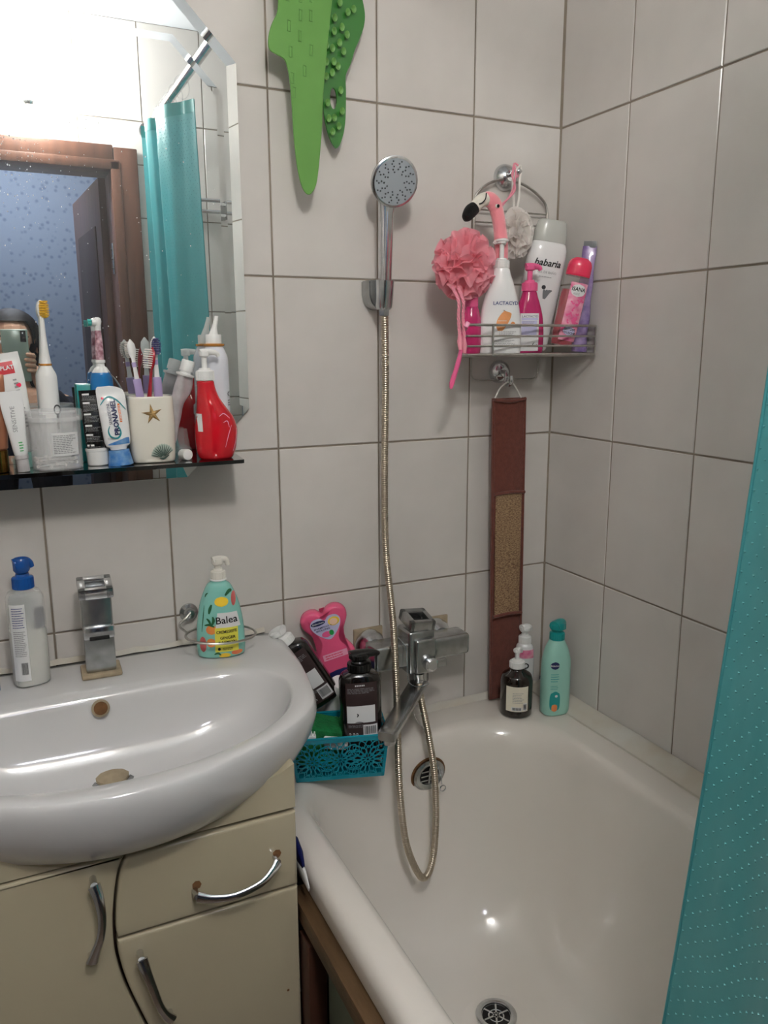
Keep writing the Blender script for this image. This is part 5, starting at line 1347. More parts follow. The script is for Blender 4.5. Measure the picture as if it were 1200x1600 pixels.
nk = finish(tube(catmull([rel(p) for p in ((-0.196, -0.118, 1.455), (-0.192, -0.122, 1.49), (-0.197, -0.124, 1.53), (-0.204, -0.124, 1.560), (-0.213, -0.124, 1.577), (-0.226, -0.124, 1.583), (-0.235, -0.124, 1.580))], 5),
           [0.013]*5+[0.0125]*5+[0.0118]*5+[0.0122]*3+[0.0135]*5+[0.0135, 0.013, 0.0125, 0.0115, 0.0105, 0.0095, 0.008, 0.007][:8], 18), 'neck_and_head', 'pink_plush', t)
finish(tube(catmull([rel(p) for p in ((-0.229, -0.124, 1.5825), (-0.240, -0.125, 1.578), (-0.250, -0.126, 1.569), (-0.257, -0.127, 1.562))], 4), [0.0118, 0.0120, 0.0120, 0.0118, 0.0116, 0.0114, 0.0112, 0.0110, 0.0108, 0.0106, 0.0104, 0.010, 0.0095], 16), 'beak', 'white_plush', t)
finish(tube(catmull([rel(p) for p in ((-0.253, -0.1265, 1.566), (-0.261, -0.127, 1.560), (-0.268, -0.127, 1.551), (-0.273, -0.127, 1.543))], 4), [0.0108, 0.0112, 0.0115, 0.0118, 0.0118, 0.0116, 0.0112, 0.0106, 0.010, 0.0092, 0.008, 0.006, 0.003], 16), 'beak_tip', 'black_plush', t)
b = tube(catmull([rel(p) for p in ((-0.2365, -0.1375, 1.590), (-0.2385, -0.1382, 1.580), (-0.245, -0.1385, 1.573), (-0.251, -0.1380, 1.5705))], 5), 0.0011, 6)
finish(b, 'mouth_line', 'black_plush', t)
ey = finish(sphere(rel((-0.2120, -0.1352, 1.5710)), (0.0045, 0.0024, 0.0042), 14, 10), 'eye', 'white_plush', t)
finish(sphere(rel((-0.2112, -0.1376, 1.5700)), (0.0028, 0.0018, 0.0030), 12, 8), 'pupil', 'black_plush', ey)
b = bmesh.new()
for s_ in (-1, 1): tube(catmull([rel(p) for p in ((-0.1985+0.003*s_, -0.122, 1.570), (-0.170, -0.09+0.004*s_, 1.605), (-0.148+0.004*s_, -0.058, 1.640), (-0.134, -0.040, 1.6600))], 6), 0.0016, 7, bm=b)
tube(catmull([rel(p) for p in ((-0.148, -0.054, 1.640), (-0.139, -0.043, 1.660), (-0.131, -0.038, 1.6650), (-0.124, -0.040, 1.6575), (-0.131, -0.046, 1.642), (-0.146, -0.06, 1.636))], 6), 0.0019, 7, bm=b)
finish(b, 'hanging_cord', 'pink_cord', t)
for k, (dx, L) in enumerate(((-0.006, 0.070), (0.003, 0.079))):
    cx = -0.314+dx
    P = [Vector(rel((cx+0.002, -0.128-0.003*k, 1.432))), Vector(rel((cx, -0.1545, 1.405))), Vector(rel((cx-0.001, -0.156, 1.38))), Vector(rel((cx+0.001, -0.1575, 1.350-0.006*k)))]
    P = catmull(P, 8); b = bmesh.new()
    for s_ in range(3): tube([p+Vector((0.0017*math.cos(i*0.9+s_*2.09), 0.0017*math.sin(i*0.9+s_*2.09), 0)) for i, p in enumerate(P)], 0.0016, 6, bm=b)
    lg = finish(b, 'leg', 'pink_cord', t)
    b = tube([P[-1]+Vector((0, 0, 0.002)), P[-1]+Vector((0, -0.001, -0.012)), P[-1]+Vector((0.001, -0.001, -0.026))], [0.0022, 0.0050, 0.0030], 10); finish(b, 'foot', 'pink_cord', lg)
# white pouf
PC2 = Vector((-0.150, -0.072, 1.535))
t = thing('bath_pouf', 'white net bath pouf hanging behind the bottles from the upper hook', 'bath pouf', tuple(PC2))
b = ruffles(0.042, 18, 9, (0.85, 0.70, 1.15), fr=4); sphere((0, 0, 0), (0.019, 0.016, 0.026), 16, 10, bm=b)
finish(b, 'ruffled_net', 'white_net', t, ang=80)
b = bmesh.new()
for s_ in (-1, 1): tube(catmull([Vector(p)-PC2 for p in ((-0.146, -0.062, 1.565), (-0.140+0.006*s_, -0.056, 1.60), (-0.137+0.008*s_, -0.050, 1.630), (-0.132+0.005*s_, -0.050, 1.651), (-0.130, -0.052, 1.660))], 6), 0.0021, 7, bm=b)
finish(b, 'twisted_cord', 'white_cord', t)

# brown back scrubber strap
t = thing('scrubber_strap', 'long brown fabric back scrubber strap with woven panel hanging in corner', 'strap', (0, 0, 0))
def strap(z0, z1, x0a, x1a, x0b, x1b, y0, y1, m, name, par, th=0.006, off=0.0, nseg=14, label=None):
    rg = []
    for i in range(nseg+1):
        k = i/nseg; z = z0+(z1-z0)*k; a = x0a+(x0b-x0a)*k; c = x1a+(x1b-x1a)*k; y = y0+(y1-y0)*k - off
        wv = 0.0012*math.sin(k*9+z0*7)
        rg.append([Vector((a+(c-a)*u+wv*0.6, y-q*th+wv-0.001*math.cos(u*PI*2)*(1 if q else -1)*0.5, z)) for u, q in ((0, 0.2), (0, 0.8), (0.06, 1), (0.5, 1), (0.94, 1), (1, 0.8), (1, 0.2), (0.94, 0), (0.5, 0), (0.06, 0))])
    return finish(loft(rg), name, m, par, label=label)
body = strap(1.229, 0.583, -0.1735, -0.0965, -0.1520, -0.0740, -0.038, -0.020, 'brown_cloth', 'strap', t, nseg=40)
pn = strap(1.036, 0.775, -0.1590, -0.0965, -0.1500, -0.0900, -0.0330, -0.0265, 'sisal', 'woven_panel', t, th=0.006, off=0.0040, nseg=20, label='rough beige woven panel')
b = bmesh.new()
for (za, zb, xa, xb) in ((1.2265, 1.2265, -0.172, -0.097), (1.036, 1.036, -0.164, -0.090), (0.774, 0.774, -0.156, -0.084)):
    yv = -0.046 if za > 1.2 else (-0.0425 if za > 1 else -0.0375)
    tube([(xa, yv, za), ((xa+xb)/2, yv-0.001, za-(0.004 if za > 1.1 else -0.003)), (xb, yv, zb)], 0.0036, 8, bm=b)
for z0, z1, xa, xb, ya, yb_ in ((1.225, 0.59, -0.1715, -0.1500, -0.0445, -0.0270), (1.225, 0.59, -0.0975, -0.0755, -0.0445, -0.0270)): tube([(xa+(xb-xa)*i/10, ya+(yb_-ya)*i/10, z0+(z1-z0)*i/10) for i in range(11)], 0.0030, 7, bm=b)
finish(b, 'binding', 'brown_cloth', t)
b = tube(catmull([(-0.168, -0.043, 1.229), (-0.160, -0.046, 1.247), (-0.149, -0.051, 1.2585), (-0.1405, -0.053, 1.2605), (-0.132, -0.051, 1.2580), (-0.118, -0.046, 1.244), (-0.106, -0.043, 1.229)], 6), 0.0016, 8)
finish(b, 'loop', 'white_cord', t, label='pale cord loop')

# ================================================================== ON THE TUB RIM
RZ = 0.5785
x, y = -0.1330, -0.0560
x, y = -0.1300, -0.0900
t = thing('soap_bottle', 'dark brown glass soap bottle with white pump on tub rim', 'pump bottle', (x, y-0.002, RZ), face_cam(x, y, 0.15))
B = Body([(0, 0.0295, 0.0295), (0.003, 0.0335, 0.0335), (0.070, 0.0335, 0.0335), (0.084, 0.0305, 0.0305), (0.093, 0.0200, 0.0200), (0.098, 0.0145, 0.0145), (0.101, 0.0140, 0.0140)], 5)
B.mesh('bottle', 'brown_bottle', t)
pump(t, 0.100, 'white_plastic', rc=0.0155, hc=0.018, rs=0.0042, hs=0.018, nl=0.016, nh=0.008, rot=0.9, droop=0.008)
l = patch(B.S, 0.016, 0.070, (-0.024, 0.020), 'paper_label', 'cream_paper', t, nu=14)
strips(B.S, lines_of_print(-0.012, 0.012, 0.034, 0.058, 7, 51, 0.3), 'ink_grey', l, 'small_print')
barcode(B.S, 0.010, 0.018, 0.018, 0.034, l, off=0.0012); barcode(B.S, -0.014, 0.008, 0.018, 0.026, l, off=0.0012)
x, y = -0.0570, -0.1260
t = thing('shampoo_bottle', 'pale aqua shampoo bottle with teal pump in the tub corner', 'pump bottle', (x, y, RZ), face_cam(x, y, 0.55))
B = Body([(0, 0.0260, 0.0190), (0.004, 0.0295, 0.0220), (0.06, 0.0305, 0.0225), (0.110, 0.0300, 0.0222), (0.139, 0.0240, 0.0195), (0.156, 0.0165, 0.0150), (0.161, 0.0140, 0.0135)], 5, 2.7)
B.mesh('bottle', 'aqua_bottle', t)
pump(t, 0.1605, 'teal_plastic', rc=0.0150, hc=0.020, rs=0.0080, hs=0.008, nl=0.026, nh=0.014, rot=0.55, droop=0.012)
v0, v1, uf = blob(-0.014, 0.112, 0.009, 0.008); l = patch(B.S, v0, v1, uf, 'brand_oval', 'ink_navy', t, nu=8)
lettering(B.S, [('Bübchen', -0.014, 0.112, 0.0052, 0.01)], 'ink_white', l)
v0, v1, uf = blob(-0.012, 0.034, 0.011, 0.022, 3); l = patch(B.S, v0, v1, uf, 'teal_badge', 'teal_plastic', t)
v0, v1, uf = blob(-0.013, 0.020, 0.006, 0.008, 3); patch(B.S, v0, v1, uf, 'badge_patch', 'orange_fruit', l, off=0.0011, nu=6, nv=8)
v0, v1, uf = blob(-0.010, 0.046, 0.003, 0.003); patch(B.S, v0, v1, uf, 'badge_dot', 'white_paper', l, off=0.0011, nu=5, nv=6)
strips(B.S, lines_of_print(-0.022, -0.004, 0.076, 0.096, 4, 61, 0.3)+lines_of_print(-0.022, -0.004, 0.060, 0.070, 3, 62, 0.3), 'teal_plastic', t, 'small_print')
x, y = -0.0830, -0.0440
t = thing('shampoo_bottle', 'white and pink pump bottle half hidden in the tub corner', 'pump bottle', (x+0.004, y-0.002, RZ), face_cam(x, y, 0.2))
B = Body([(0, 0.0175, 0.0150), (0.003, 0.0200, 0.0175), (0.10, 0.0205, 0.0178), (0.122, 0.0175, 0.0160), (0.130, 0.0120, 0.0115)], 4, 2.4)
B.mesh('bottle', 'white_gloss', t)
patch(B.S, 0.100, 0.118, (-0.016, 0.017), 'pink_band', 'pink_label', t)
l = patch(B.S, 0.066, 0.100, (-0.012, 0.014), 'label', 'white_paper', t)
torus_b = bmesh.new(); ribbon(B.S, [(-0.004, 0.082), (-0.001, 0.089), (0.005, 0.086), (0.004, 0.080), (-0.002, 0.078), (0.003, 0.074)], 0.0028, torus_b, 0.0014); finish(torus_b, 'swirl_mark', 'ink_black', l, flat=True)
pump(t, 0.129, 'white_plastic', rc=0.0130, hc=0.020, rs=0.0060, hs=0.012, nl=0.014, nh=0.009, rot=0.5, droop=0.006)

# ================================================================== BASKET AND ITS CONTENTS
BA = -0.30
bk = thing('lace_basket', 'teal plastic basket with flower cutouts on the tub corner', 'basket', (-0.5480, -0.1310, RZ), BA)
# local: x along length, y depth; bottom at z 0; walls flare outwards
BL, BD, BH = 0.086, 0.052, 0.081      # half length, half depth at the top
def wallpt(sidei, u, v):
    """u 0..1 along the side, v 0..1 up"""
    f = 0.90+0.10*v; X, Y = BL*f, BD*f
    c = [(-X, -Y), (X, -Y), (X, Y), (-X, Y)]; a, b_ = Vector(c[sidei]), Vector(c[(sidei+1) % 4]); p = a+(b_-a)*u
    return Vector((p.x, p.y, BH*v))
b = box((0, 0, 0.0016), (BL*1.78, BD*1.78, 0.0024), 0.0008); finish(b, 'base', 'basket_teal', bk)
for si in range(4):
    Ls = (2*BL if si % 2 == 0 else 2*BD)
    bm = bmesh.new()
    def SP(u, v, off=0.0, si=si, Ls=Ls):
        p = wallpt(si, min(1, max(0, u/Ls+0.5)), min(1, max(0, v/BH)))
        nrm = [Vector((0, -1, 0)), Vector((1, 0, 0)), Vector((0, 1, 0)), Vector((-1, 0, 0))][si]
        return p+nrm*off
    def rib(pts, wd, closed=False):
        P = catmull([(a, c, 0) for a, c in pts], 3, closed=closed); n_ = len(P); rows = []
        for i, p in enumerate(P):
            q0 = P[(i-1) % n_] if closed or i else P[0]; q1 = P[(i+1) % n_] if closed or i < n_-1 else P[-1]
            d_ = (q1-q0); d_ = d_.normalized() if d_.length > 1e-9 else Vector((1, 0, 0)); q = Vector((-d_.y, d_.x, 0))*wd/2
            rows.append([bm.verts.new(SP(p.x+q.x, p.y+q.y, 0.0012)), bm.verts.new(SP(p.x-q.x, p.y-q.y, 0.0012)), bm.verts.new(SP(p.x-q.x, p.y-q.y, -0.0008)), bm.verts.new(SP(p.x+q.x, p.y+q.y, -0.0008))])
        if closed: rows.append(rows[0])
        for A, C in zip(rows, rows[1:]):
            for k in range(4):
                try: bm.faces.new((A[k], A[(k+1) % 4], C[(k+1) % 4], C[k]))
                except ValueError: pass
    H2 = Ls/2
    rib([(-H2, BH-0.004), (0, BH-0.004), (H2, BH-0.004)], 0.0085); rib([(-H2, 0.004), (0, 0.004), (H2, 0.004)], 0.0075)
    for e_ in (-H2+0.0022, H2-0.0022): rib([(e_, 0), (e_, BH/2), (e_, BH)], 0.0045)
    cs = [(-0.043, 0.036), (0.022, 0.038), (0.078, 0.034)] if si % 2 == 0 else [(0.0, 0.037)]
    if si % 2 == 0: cs = [(-0.052, 0.036), (0.000, 0.038), (0.052, 0.035)]
    for (cu, cv) in cs:
        for ring_, (ra, rb_, n_, w_) in enumerate(((0.003, 0.014, 10, 0.0022), (0.010, 0.0275, 14, 0.0032), (0.024, 0.040, 16, 0.0050))):
            for k in range(n_):
                a = 2*PI*(k+0.5*ring_)/n_; c_, s_ = math.cos(a), math.sin(a)
                pts = [(ra, 0), ((ra*0.6+rb_*0.4), w_), (rb_*0.85, w_*1.1), (rb_, 0), (rb_*0.85, -w_*1.1), ((ra*0.6+rb_*0.4), -w_)]
                P2 = [(cu+x_*c_-y_*s_, cv+x_*s_+y_*c_) for x_, y_ in pts]
                if any(q[1] < 0.003 or q[1] > BH-0.003 or abs(q[0]) > H2-0.002 for q in P2):
                    P2 = [(max(-H2+0.002, min(H2-0.002, q[0])), max(0.004, min(BH-0.004, q[1]))) for q in P2]
                rib(P2, 0.0014, closed=True)
        rib([(cu+0.003*math.cos(a), cv+0.003*math.sin(a)) for a in [i*PI/3 for i in range(6)]], 0.0015, closed=True)
    finish(bm, 'lace_side', 'basket_teal', bk, flat=True)
finish(tube([wallpt(i, 0, 1.0)+Vector((0, 0, 0.0005)) for i in range(4)], 0.0026, 8, closed=True), 'rim', 'basket_teal', bk)
def bpos(u, v, z): # basket-local to world
    c, s = math.cos(BA), math.sin(BA); return (-0.5480+u*c-v*s, -0.1310+u*s+v*c, RZ+z)

def dark_bottle(t, ext=0.0):
    B = Body([(0-ext, 0.0290, 0.0190), (0.004-ext, 0.0325, 0.0220), (0.06, 0.0330, 0.0225), (0.142, 0.0330, 0.0225), (0.158, 0.0290, 0.0205), (0.166, 0.0180, 0.0165), (0.169, 0.0135, 0.0135)], 4, 3.0)
    B.mesh('bottle', 'dark_bottle', t)
    l = patch(B.S, 0.012, 0.148, (-0.0245, 0.0245), 'brown_label', 'choc_label', t, nu=10)
    w_ = patch(B.S, 0.050, 0.092, (-0.0235, 0.0205), 'white_sticker', 'white_paper', l, off=0.0012, nu=10)
    strips(B.S, lines_of_print(-0.022, 0.022, 0.122, 0.136, 4, 71, 0.3), 'ink_grey', l, 'small_print', off=0.0012)
    strips(B.S, [(-0.010+k*0.0026, -0.0082+k*0.0026, 0.140, 0.1435) for k in range(6)], 'ink_white', l, 'heading_print', off=0.0012)
    strips(B.S, lines_of_print(-0.022, 0.010, 0.038, 0.046, 3, 72, 0.3), 'ink_grey', l, 'small_print', off=0.0012)
    barcode(B.S, 0.001, 0.0235, 0.016, 0.044, l, off=0.0014)
    bm = bmesh.new()
    for cx_ in (-0.020, -0.014, -0.009): ribbon(B.S, [(cx_-0.0015, 0.022), (cx_, 0.025), (cx_+0.0015, 0.022), (cx_-0.001, 0.0205)], 0.0010, bm, 0.0013)
    finish(bm, 'recycling_marks', 'ink_white', l, flat=True)
    return B, w_
px, py, pz = bpos(0.043, -0.006, 0.058)
t = thing('shampoo_bottle', 'dark brown bottle with black pump standing upright in the teal basket', 'pump bottle', (px, py, pz), rot=(0.0, -0.02, face_cam(px, py, 0.12)))
t.scale = (1.14, 1.05, 0.77)
B, w_ = dark_bottle(t, 0.066)
pump(t, 0.168, 'black_plastic', rc=0.0185, hc=0.024, rs=0.0085, hs=0.010, nl=0.030, nh=0.012, rot=0.2, droop=0.003)
bm = bmesh.new(); ribbon(B.S, [(-0.008, 0.065), (-0.0065, 0.070), (-0.008, 0.0735)], 0.0022, bm, 0.0016); ribbon(B.S, [(-0.011, 0.0515), (-0.005, 0.0525), (0.001, 0.0505)], 0.0018, bm, 0.0016); finish(bm, 'scuff', 'ink_black', w_, flat=True)
# tilted one: foot inside the basket, leaning to the upper left against the basin
t = thing('shampoo_bottle', 'dark brown bottle with white pump leaning against the washbasin', 'pump bottle', (-0.5535, -0.1180, 0.6300), rot=(0.0, -0.54, face_cam(-0.58, -0.12, 0.10)))
t.rotation_mode = 'XYZ'
t.matrix_world = Matrix.Translation((-0.5460, -0.0660, 0.6800)) @ Matrix.Rotation(face_cam(-0.58, -0.12, 0.06), 4, 'Z') @ Matrix.Rotation(-0.54, 4, 'Y') @ Matrix.Diagonal((1.06, 0.95, 0.80, 1.0))
B, w_ = dark_bottle(t)
pump(t, 0.168, 'white_plastic', rc=0.0180, hc=0.024, rs=0.0075, hs=0.010, nl=0.016, nh=0.012, rot=2.6, droop=0.004)
# heart shaped pink shampoo
HC = Vector((-0.4980, -0.0240, 0.7160))
t = thing('shampoo_bottle', 'pink heart topped shampoo bottle with navy foot behind the dark bottles', 'bottle', tuple(HC))
t.matrix_world = Matrix.Translation(HC) @ Matrix.Rotation(face_cam(-0.56, -0.06, 0.10), 4, 'Z') @ Matrix.Rotation(-0.27, 4, 'Y') @ Matrix.Diagonal((1.12, 0.80, 0.80, 1.0))
hol = [(0.0, 0.152), (0.008, 0.163), (0.020, 0.168), (0.033, 0.162), (0.040, 0.148), (0.039, 0.130), (0.031, 0.110), (0.024, 0.094), (0.023, 0.082), (0.029, 0.066), (0.035, 0.048), (0.036, 0.030), (0.033, 0.012), (0.028, 0.002)]
hol2 = [(x_, z_) for x_, z_ in hol]+[(-x_, z_) for x_, z_ in hol[1:]][::-1]
HO = [(p.x, p.y) for p in catmull([(a, c, 0) for a, c in hol2], 3, closed=True)]
def heart_S(u, v, off=0.0): return Vector((u, -0.0195-off, v))
bm = bmesh.new()
lay = []
cz = 0.085
for sc_, yy in ((0.70, 0.0190), (0.90, 0.0165), (0.985, 0.0090), (1.0, 0.0), (0.985, -0.0090), (0.90, -0.0165), (0.74, -0.0192)):
    # inset keeps the outline: move each point towards the shape's own axis
    ring_ = []
    n_ = len(HO)
    for i, (a, c) in enumerate(HO):
        p0, p1 = Vector(HO[i-1]), Vector(HO[(i+1) % n_]); d_ = (p1-p0).normalized(); nr = Vector((-d_.y, d_.x)); ins = (1-sc_)*0.030
        if (Vector((0, cz))-Vector((a, c))).dot(nr) < 0: nr = -nr
        q = Vector((a, c))+nr*ins; ring_.append(Vector((q.x, yy, q.y)))
    lay.append(ring_)
bm = loft(lay, cap=True); bmesh.ops.triangulate(bm, faces=[f for f in bm.faces if len(f.verts) > 4])
finish(bm, 'bottle', 'heart_pink', t, ang=50)
Body([(-0.034, 0.020, 0.0150), (-0.031, 0.0235, 0.0175), (-0.010, 0.0280, 0.0200), (0.006, 0.0300, 0.0205), (0.010, 0.0290, 0.0195)], 3, 2.6).mesh('foot_cap', 'ink_navy', t)
lb = []
for s_ in (1, -1):
    pass
hl = [(0.0, 0.140), (0.008, 0.148), (0.020, 0.147), (0.026, 0.136), (0.024, 0.122), (0.016, 0.106), (0.004, 0.092), (-0.004, 0.092), (-0.016, 0.106), (-0.024, 0.122), (-0.026, 0.136), (-0.020, 0.147), (-0.008, 0.148)]
bm = bmesh.new(); vs = [bm.verts.new(heart_S(p.x, p.y, 0.0004)) for p in catmull([(a, c, 0) for a, c in hl], 4, closed=True)]; bm.faces.new(vs); bmesh.ops.triangulate(bm, faces=bm.faces[:])
l = finish(bm, 'heart_label', 'lilac_label', t, flat=True)
v0, v1, uf = blob(-0.012, 0.137, 0.0125, 0.0062); ov_ = patch(heart_S, v0, v1, uf, 'brand_oval', 'ink_navy', l, off=0.0010)
lettering(heart_S, [('Bübchen', -0.012, 0.137, 0.0058, 0.01)], 'ink_white', ov_, off=0.0014)
lettering(heart_S, [('SHAMPOO +', -0.006, 0.1245, 0.0056, 0.02), ('SPÜLUNG', -0.007, 0.1180, 0.0056, 0.02)], 'ink_navy', l, off=0.0010)
v0, v1, uf = blob(0.0145, 0.132, 0.0100, 0.0110); patch(heart_S, v0, v1, uf, 'yellow_print', 'lemon', l, off=0.0008)
v0, v1, uf = blob(0.0140, 0.131, 0.0068, 0.0085); patch(heart_S, v0, v1, uf, 'face_print', 'face_tone', l, off=0.0011)
v0, v1, uf = blob(-0.003, 0.105, 0.0085, 0.0075); patch(heart_S, v0, v1, uf, 'pink_print', 'pink_solid', l, off=0.0008)
v0, v1, uf = blob(0.0055, 0.106, 0.004, 0.007); patch(heart_S, v0, v1, uf, 'green_print', 'ink_green', l, off=0.0010)
l = patch(heart_S, 0.040, 0.056, lambda v: (-0.021, 0.022), 'white_banner', 'pink_light', t, off=0.0006)
strips(heart_S, lines_of_print(-0.017, 0.018, 0.042, 0.054, 2, 81, 0.35), 'coral', l, 'small_print')
# green sponge
px, py, pz = bpos(-0.034, -0.006, 0.012)
t = thing('sponge', 'dark green rough sponge between basin and the upright dark bottle', 'sponge', (-0.5800, -0.1080, 0.625), rot=(0.05, 0.25, BA))
b = box((0, 0, 0), (0.090, 0.060, 0.080), 0.008, 3); bmesh.ops.subdivide_edges(b, edges=b.edges[:], cuts=2, use_grid_fill=True)
for v_ in b.verts: v_.co += Vector(noise.noise_vector(v_.co*60))*0.003
finish(b, 'sponge_block', 'sponge_green', t)
# small bits on the basket front: white nail brush and ribbed white comb
t = thing('nail_brush', 'small ribbed white nail brush lying in front of the green sponge', 'brush', bpos(-0.006, -0.034, 0.066), rot=(0.2, 0.1, BA-0.1))
b = box((0, 0, 0), (0.044, 0.018, 0.010), 0.003)
for k in range(12): box((-0.019+k*0.0035, -0.0095, 0.0), (0.0012, 0.003, 0.010), bm=b)
finish(b, 'brush_back', 'white_plastic', t); finish(box((0, 0, -0.008), (0.038, 0.014, 0.008)), 'bristles', 'white_bristle', t)
t = thing('toothed_clip', 'small white toothed clip at the basin edge over the basket', 'clip', bpos(-0.052, -0.030, 0.076), rot=(0.1, 0.1, BA))
b = box((0, 0, 0), (0.022, 0.010, 0.010), 0.002)
for k in range(4): box((-0.008+k*0.0053, 0, 0.007), (0.0026, 0.007, 0.006), 0.0006, bm=b)
finish(b, 'clip', 'white_plastic', t)
t = thing('jar', 'small white jar lid showing behind the black pump bottle', 'jar', (-0.5150, -0.072, 0.700), rot=(0.3, 0.1, 0))
finish(lathe([(0.020, -0.120), (0.022, -0.118), (0.022, -0.004)], 30), 'jar_body', 'white_plastic', t)
finish(lathe([(0.0235, -0.006), (0.0240, 0.010), (0.0215, 0.014)], 30), 'lid', 'white_gloss', t)
t = thing('rubber_plug', 'black rubber plug on tub rim behind the basket', 'plug', (-0.4300, -0.0480, RZ), rot=(0.0, 0, 0))
finish(lathe([(0.017, 0), (0.0185, 0.002), (0.021, 0.014), (0.0225, 0.0150), (0.021, 0.018)], 28), 'plug', 'rubber_black', t); finish(torus((0, 0, 0.022), 0.005, 0.0012, axis='y', n=18), 'ring', 'chrome', t)

# ================================================================== SHOWER CURTAIN, POLE, RAIL
PX, PZ = -0.530, 2.02
t = thing('curtain_pole', 'chrome shower curtain pole along the tub, seen in the mirror', 'pole', (PX, 0, PZ))
finish(tube([(0, -0.002, 0), (0, -1.528, 0)], 0.0125, 20), 'rod', 'chrome', t)
for yy in (-0.001, -1.518): finish(tube([(0, yy, 0), (0, yy-0.011, 0)], 0.024, 24), 'flange', 'chrome', t)
cur = thing('shower_curtain', 'turquoise dotted vinyl shower curtain gathered at right, hanging into tub', 'curtain', (0, 0, 0))
top = [(-0.500, -0.960), (-0.522, -1.000), (-0.560, -1.045), (-0.575, -1.100), (-0.545, -1.140), (-0.490, -1.135), (-0.478, -1.165), (-0.520, -1.195), (-0.575, -1.205), (-0.580, -1.235), (-0.530, -1.250), (-0.485, -1.255), (-0.485, -1.285), (-0.540, -1.295), (-0.590, -1.305)]
bot = [(-0.495, -0.835), (-0.495, -0.910), (-0.512, -0.995), (-0.552, -1.055), (-0.560, -1.120), (-0.505, -1.150), (-0.455, -1.160), (-0.450, -1.200), (-0.500, -1.230), (-0.560, -1.240), (-0.570, -1.275), (-0.520, -1.300), (-0.470, -1.300), (-0.465, -1.335), (-0.540, -1.350)]
TP, BT = catmull([(a, c, 0) for a, c in top], 10), catmull([(a, c, 0) for a, c in bot], 10)
ZT, ZB = 1.978, 0.262
NV = 90
def cpt(i, k):
    """i: column index (float), k: 0 bottom .. 1 top"""
    i0 = min(len(TP)-2, int(i)); f = i-i0
    a = TP[i0].lerp(TP[i0+1], f); c = BT[i0].lerp(BT[i0+1], f)
    e_ = (1-k)**1.6
    p = a.lerp(c, e_); z = ZB+(ZT-ZB)*k
    wob = 0.006*math.sin(z*5.3+i*0.21)*math.sin(PI*min(1, k*1.3+0.1)*0.5) + 0.004*math.sin(i*0.55)
    crease = -0.0016*max(0, 1-abs(((z*6.2+0.03*i) % 1)-0.5)/0.03) if i < 60 else 0
    return Vector((p.x+wob*0.5+crease, p.y+wob*0.3, z))
bm = bmesh.new(); grid = []
for j in range(NV+1): grid.append([bm.verts.new(cpt(i, j/NV)) for i in range(len(TP))])
for a, c in zip(grid, grid[1:]):
    for i in range(len(TP)-1): bm.faces.new((a[i], a[i+1], c[i+1], c[i]))
finish(bm, 'curtain_sheet', 'curtain_vinyl', cur, ang=80)
# hem along the free edge and the top
bm = bmesh.new(); rg = []
tube([cpt(0, j/60)+Vector((0, 0.0005, 0)) for j in range(61)], 0.0016, 6, bm=bm)
finish(bm, 'edge_hem', 'curtain_vinyl', cur)
bm = bmesh.new(); A = []
for i in range(len(TP)): A.append((bm.verts.new(cpt(i, 0.982)+Vector((-0.001, 0.0, 0))), bm.verts.new(cpt(i, 1.0)+Vector((-0.001, 0.0, 0.002)))))
for a, c in zip(A, A[1:]): bm.faces.new((a[0], c[0], c[1], a[1]))
finish(bm, 'top_hem', 'teal_plastic', cur)
# embossed dots
bm = bmesh.new()
sp_ = 0.0175; col_len = [0.0]
for i in range(1, 60): col_len.append(col_len[-1]+((TP[i]-TP[i-1]).length+(BT[i]-BT[i-1]).length)/2)
s = 0.004; ci = 0
while s < col_len[-1]-0.002:
    while col_len[ci+1] < s: ci += 1
    fi = ci+(s-col_len[ci])/(col_len[ci+1]-col_len[ci])
    z = 0.27+(sp_/2 if int(s/ (sp_*0.5)) % 2 else 0)
    while z < 1.94:
        k = (z-ZB)/(ZT-ZB); p = cpt(fi, k); du = (cpt(min(fi+0.2, 58), k)-cpt(max(fi-0.2, 0), k)).normalized(); dv = Vector((0, 0, 1)); nr = du.cross(dv).normalized()
        if nr.dot(CAM-p) < 0: nr = -nr
        r = 0.0016; ap = bm.verts.new(p+nr*0.0013)
        vs = [bm.verts.new(p+nr*0.0002+(du*math.cos(a)+dv*math.sin(a))*r) for a in (0.5, 2.6, 4.7)]
        for q in range(3): bm.faces.new((vs[q], vs[(q+1) % 3], ap))
        z += sp_
    s += sp_*0.5
o = finish(bm, 'embossed_dots', 'curtain_dot', cur, flat=True); o['kind'] = 'stuff'
for i in range(8):
    c = cpt(4+i*19, 0.99); yy = c.y
    finish(torus((PX, yy, PZ-0.012), 0.020, 0.0014, axis='y', n=30, k=6, sq=1.5), 'ring', 'clear_shell', cur)
# towel rail on the front wall
t = thing('towel_rail', 'double chrome towel rail on the wall behind curtain, seen in mirror', 'towel rail', (-0.24, ROOM_Y0, 1.795))
for dz in (-0.018, 0.018): finish(tube([(-0.17, 0.045, dz), (0.17, 0.045, dz)], 0.006, 12), 'bar', 'chrome', t)
for dx in (-0.165, 0.165): finish(box((dx, 0.026, 0), (0.014, 0.050, 0.06), 0.003), 'bracket', 'chrome_dull', t)

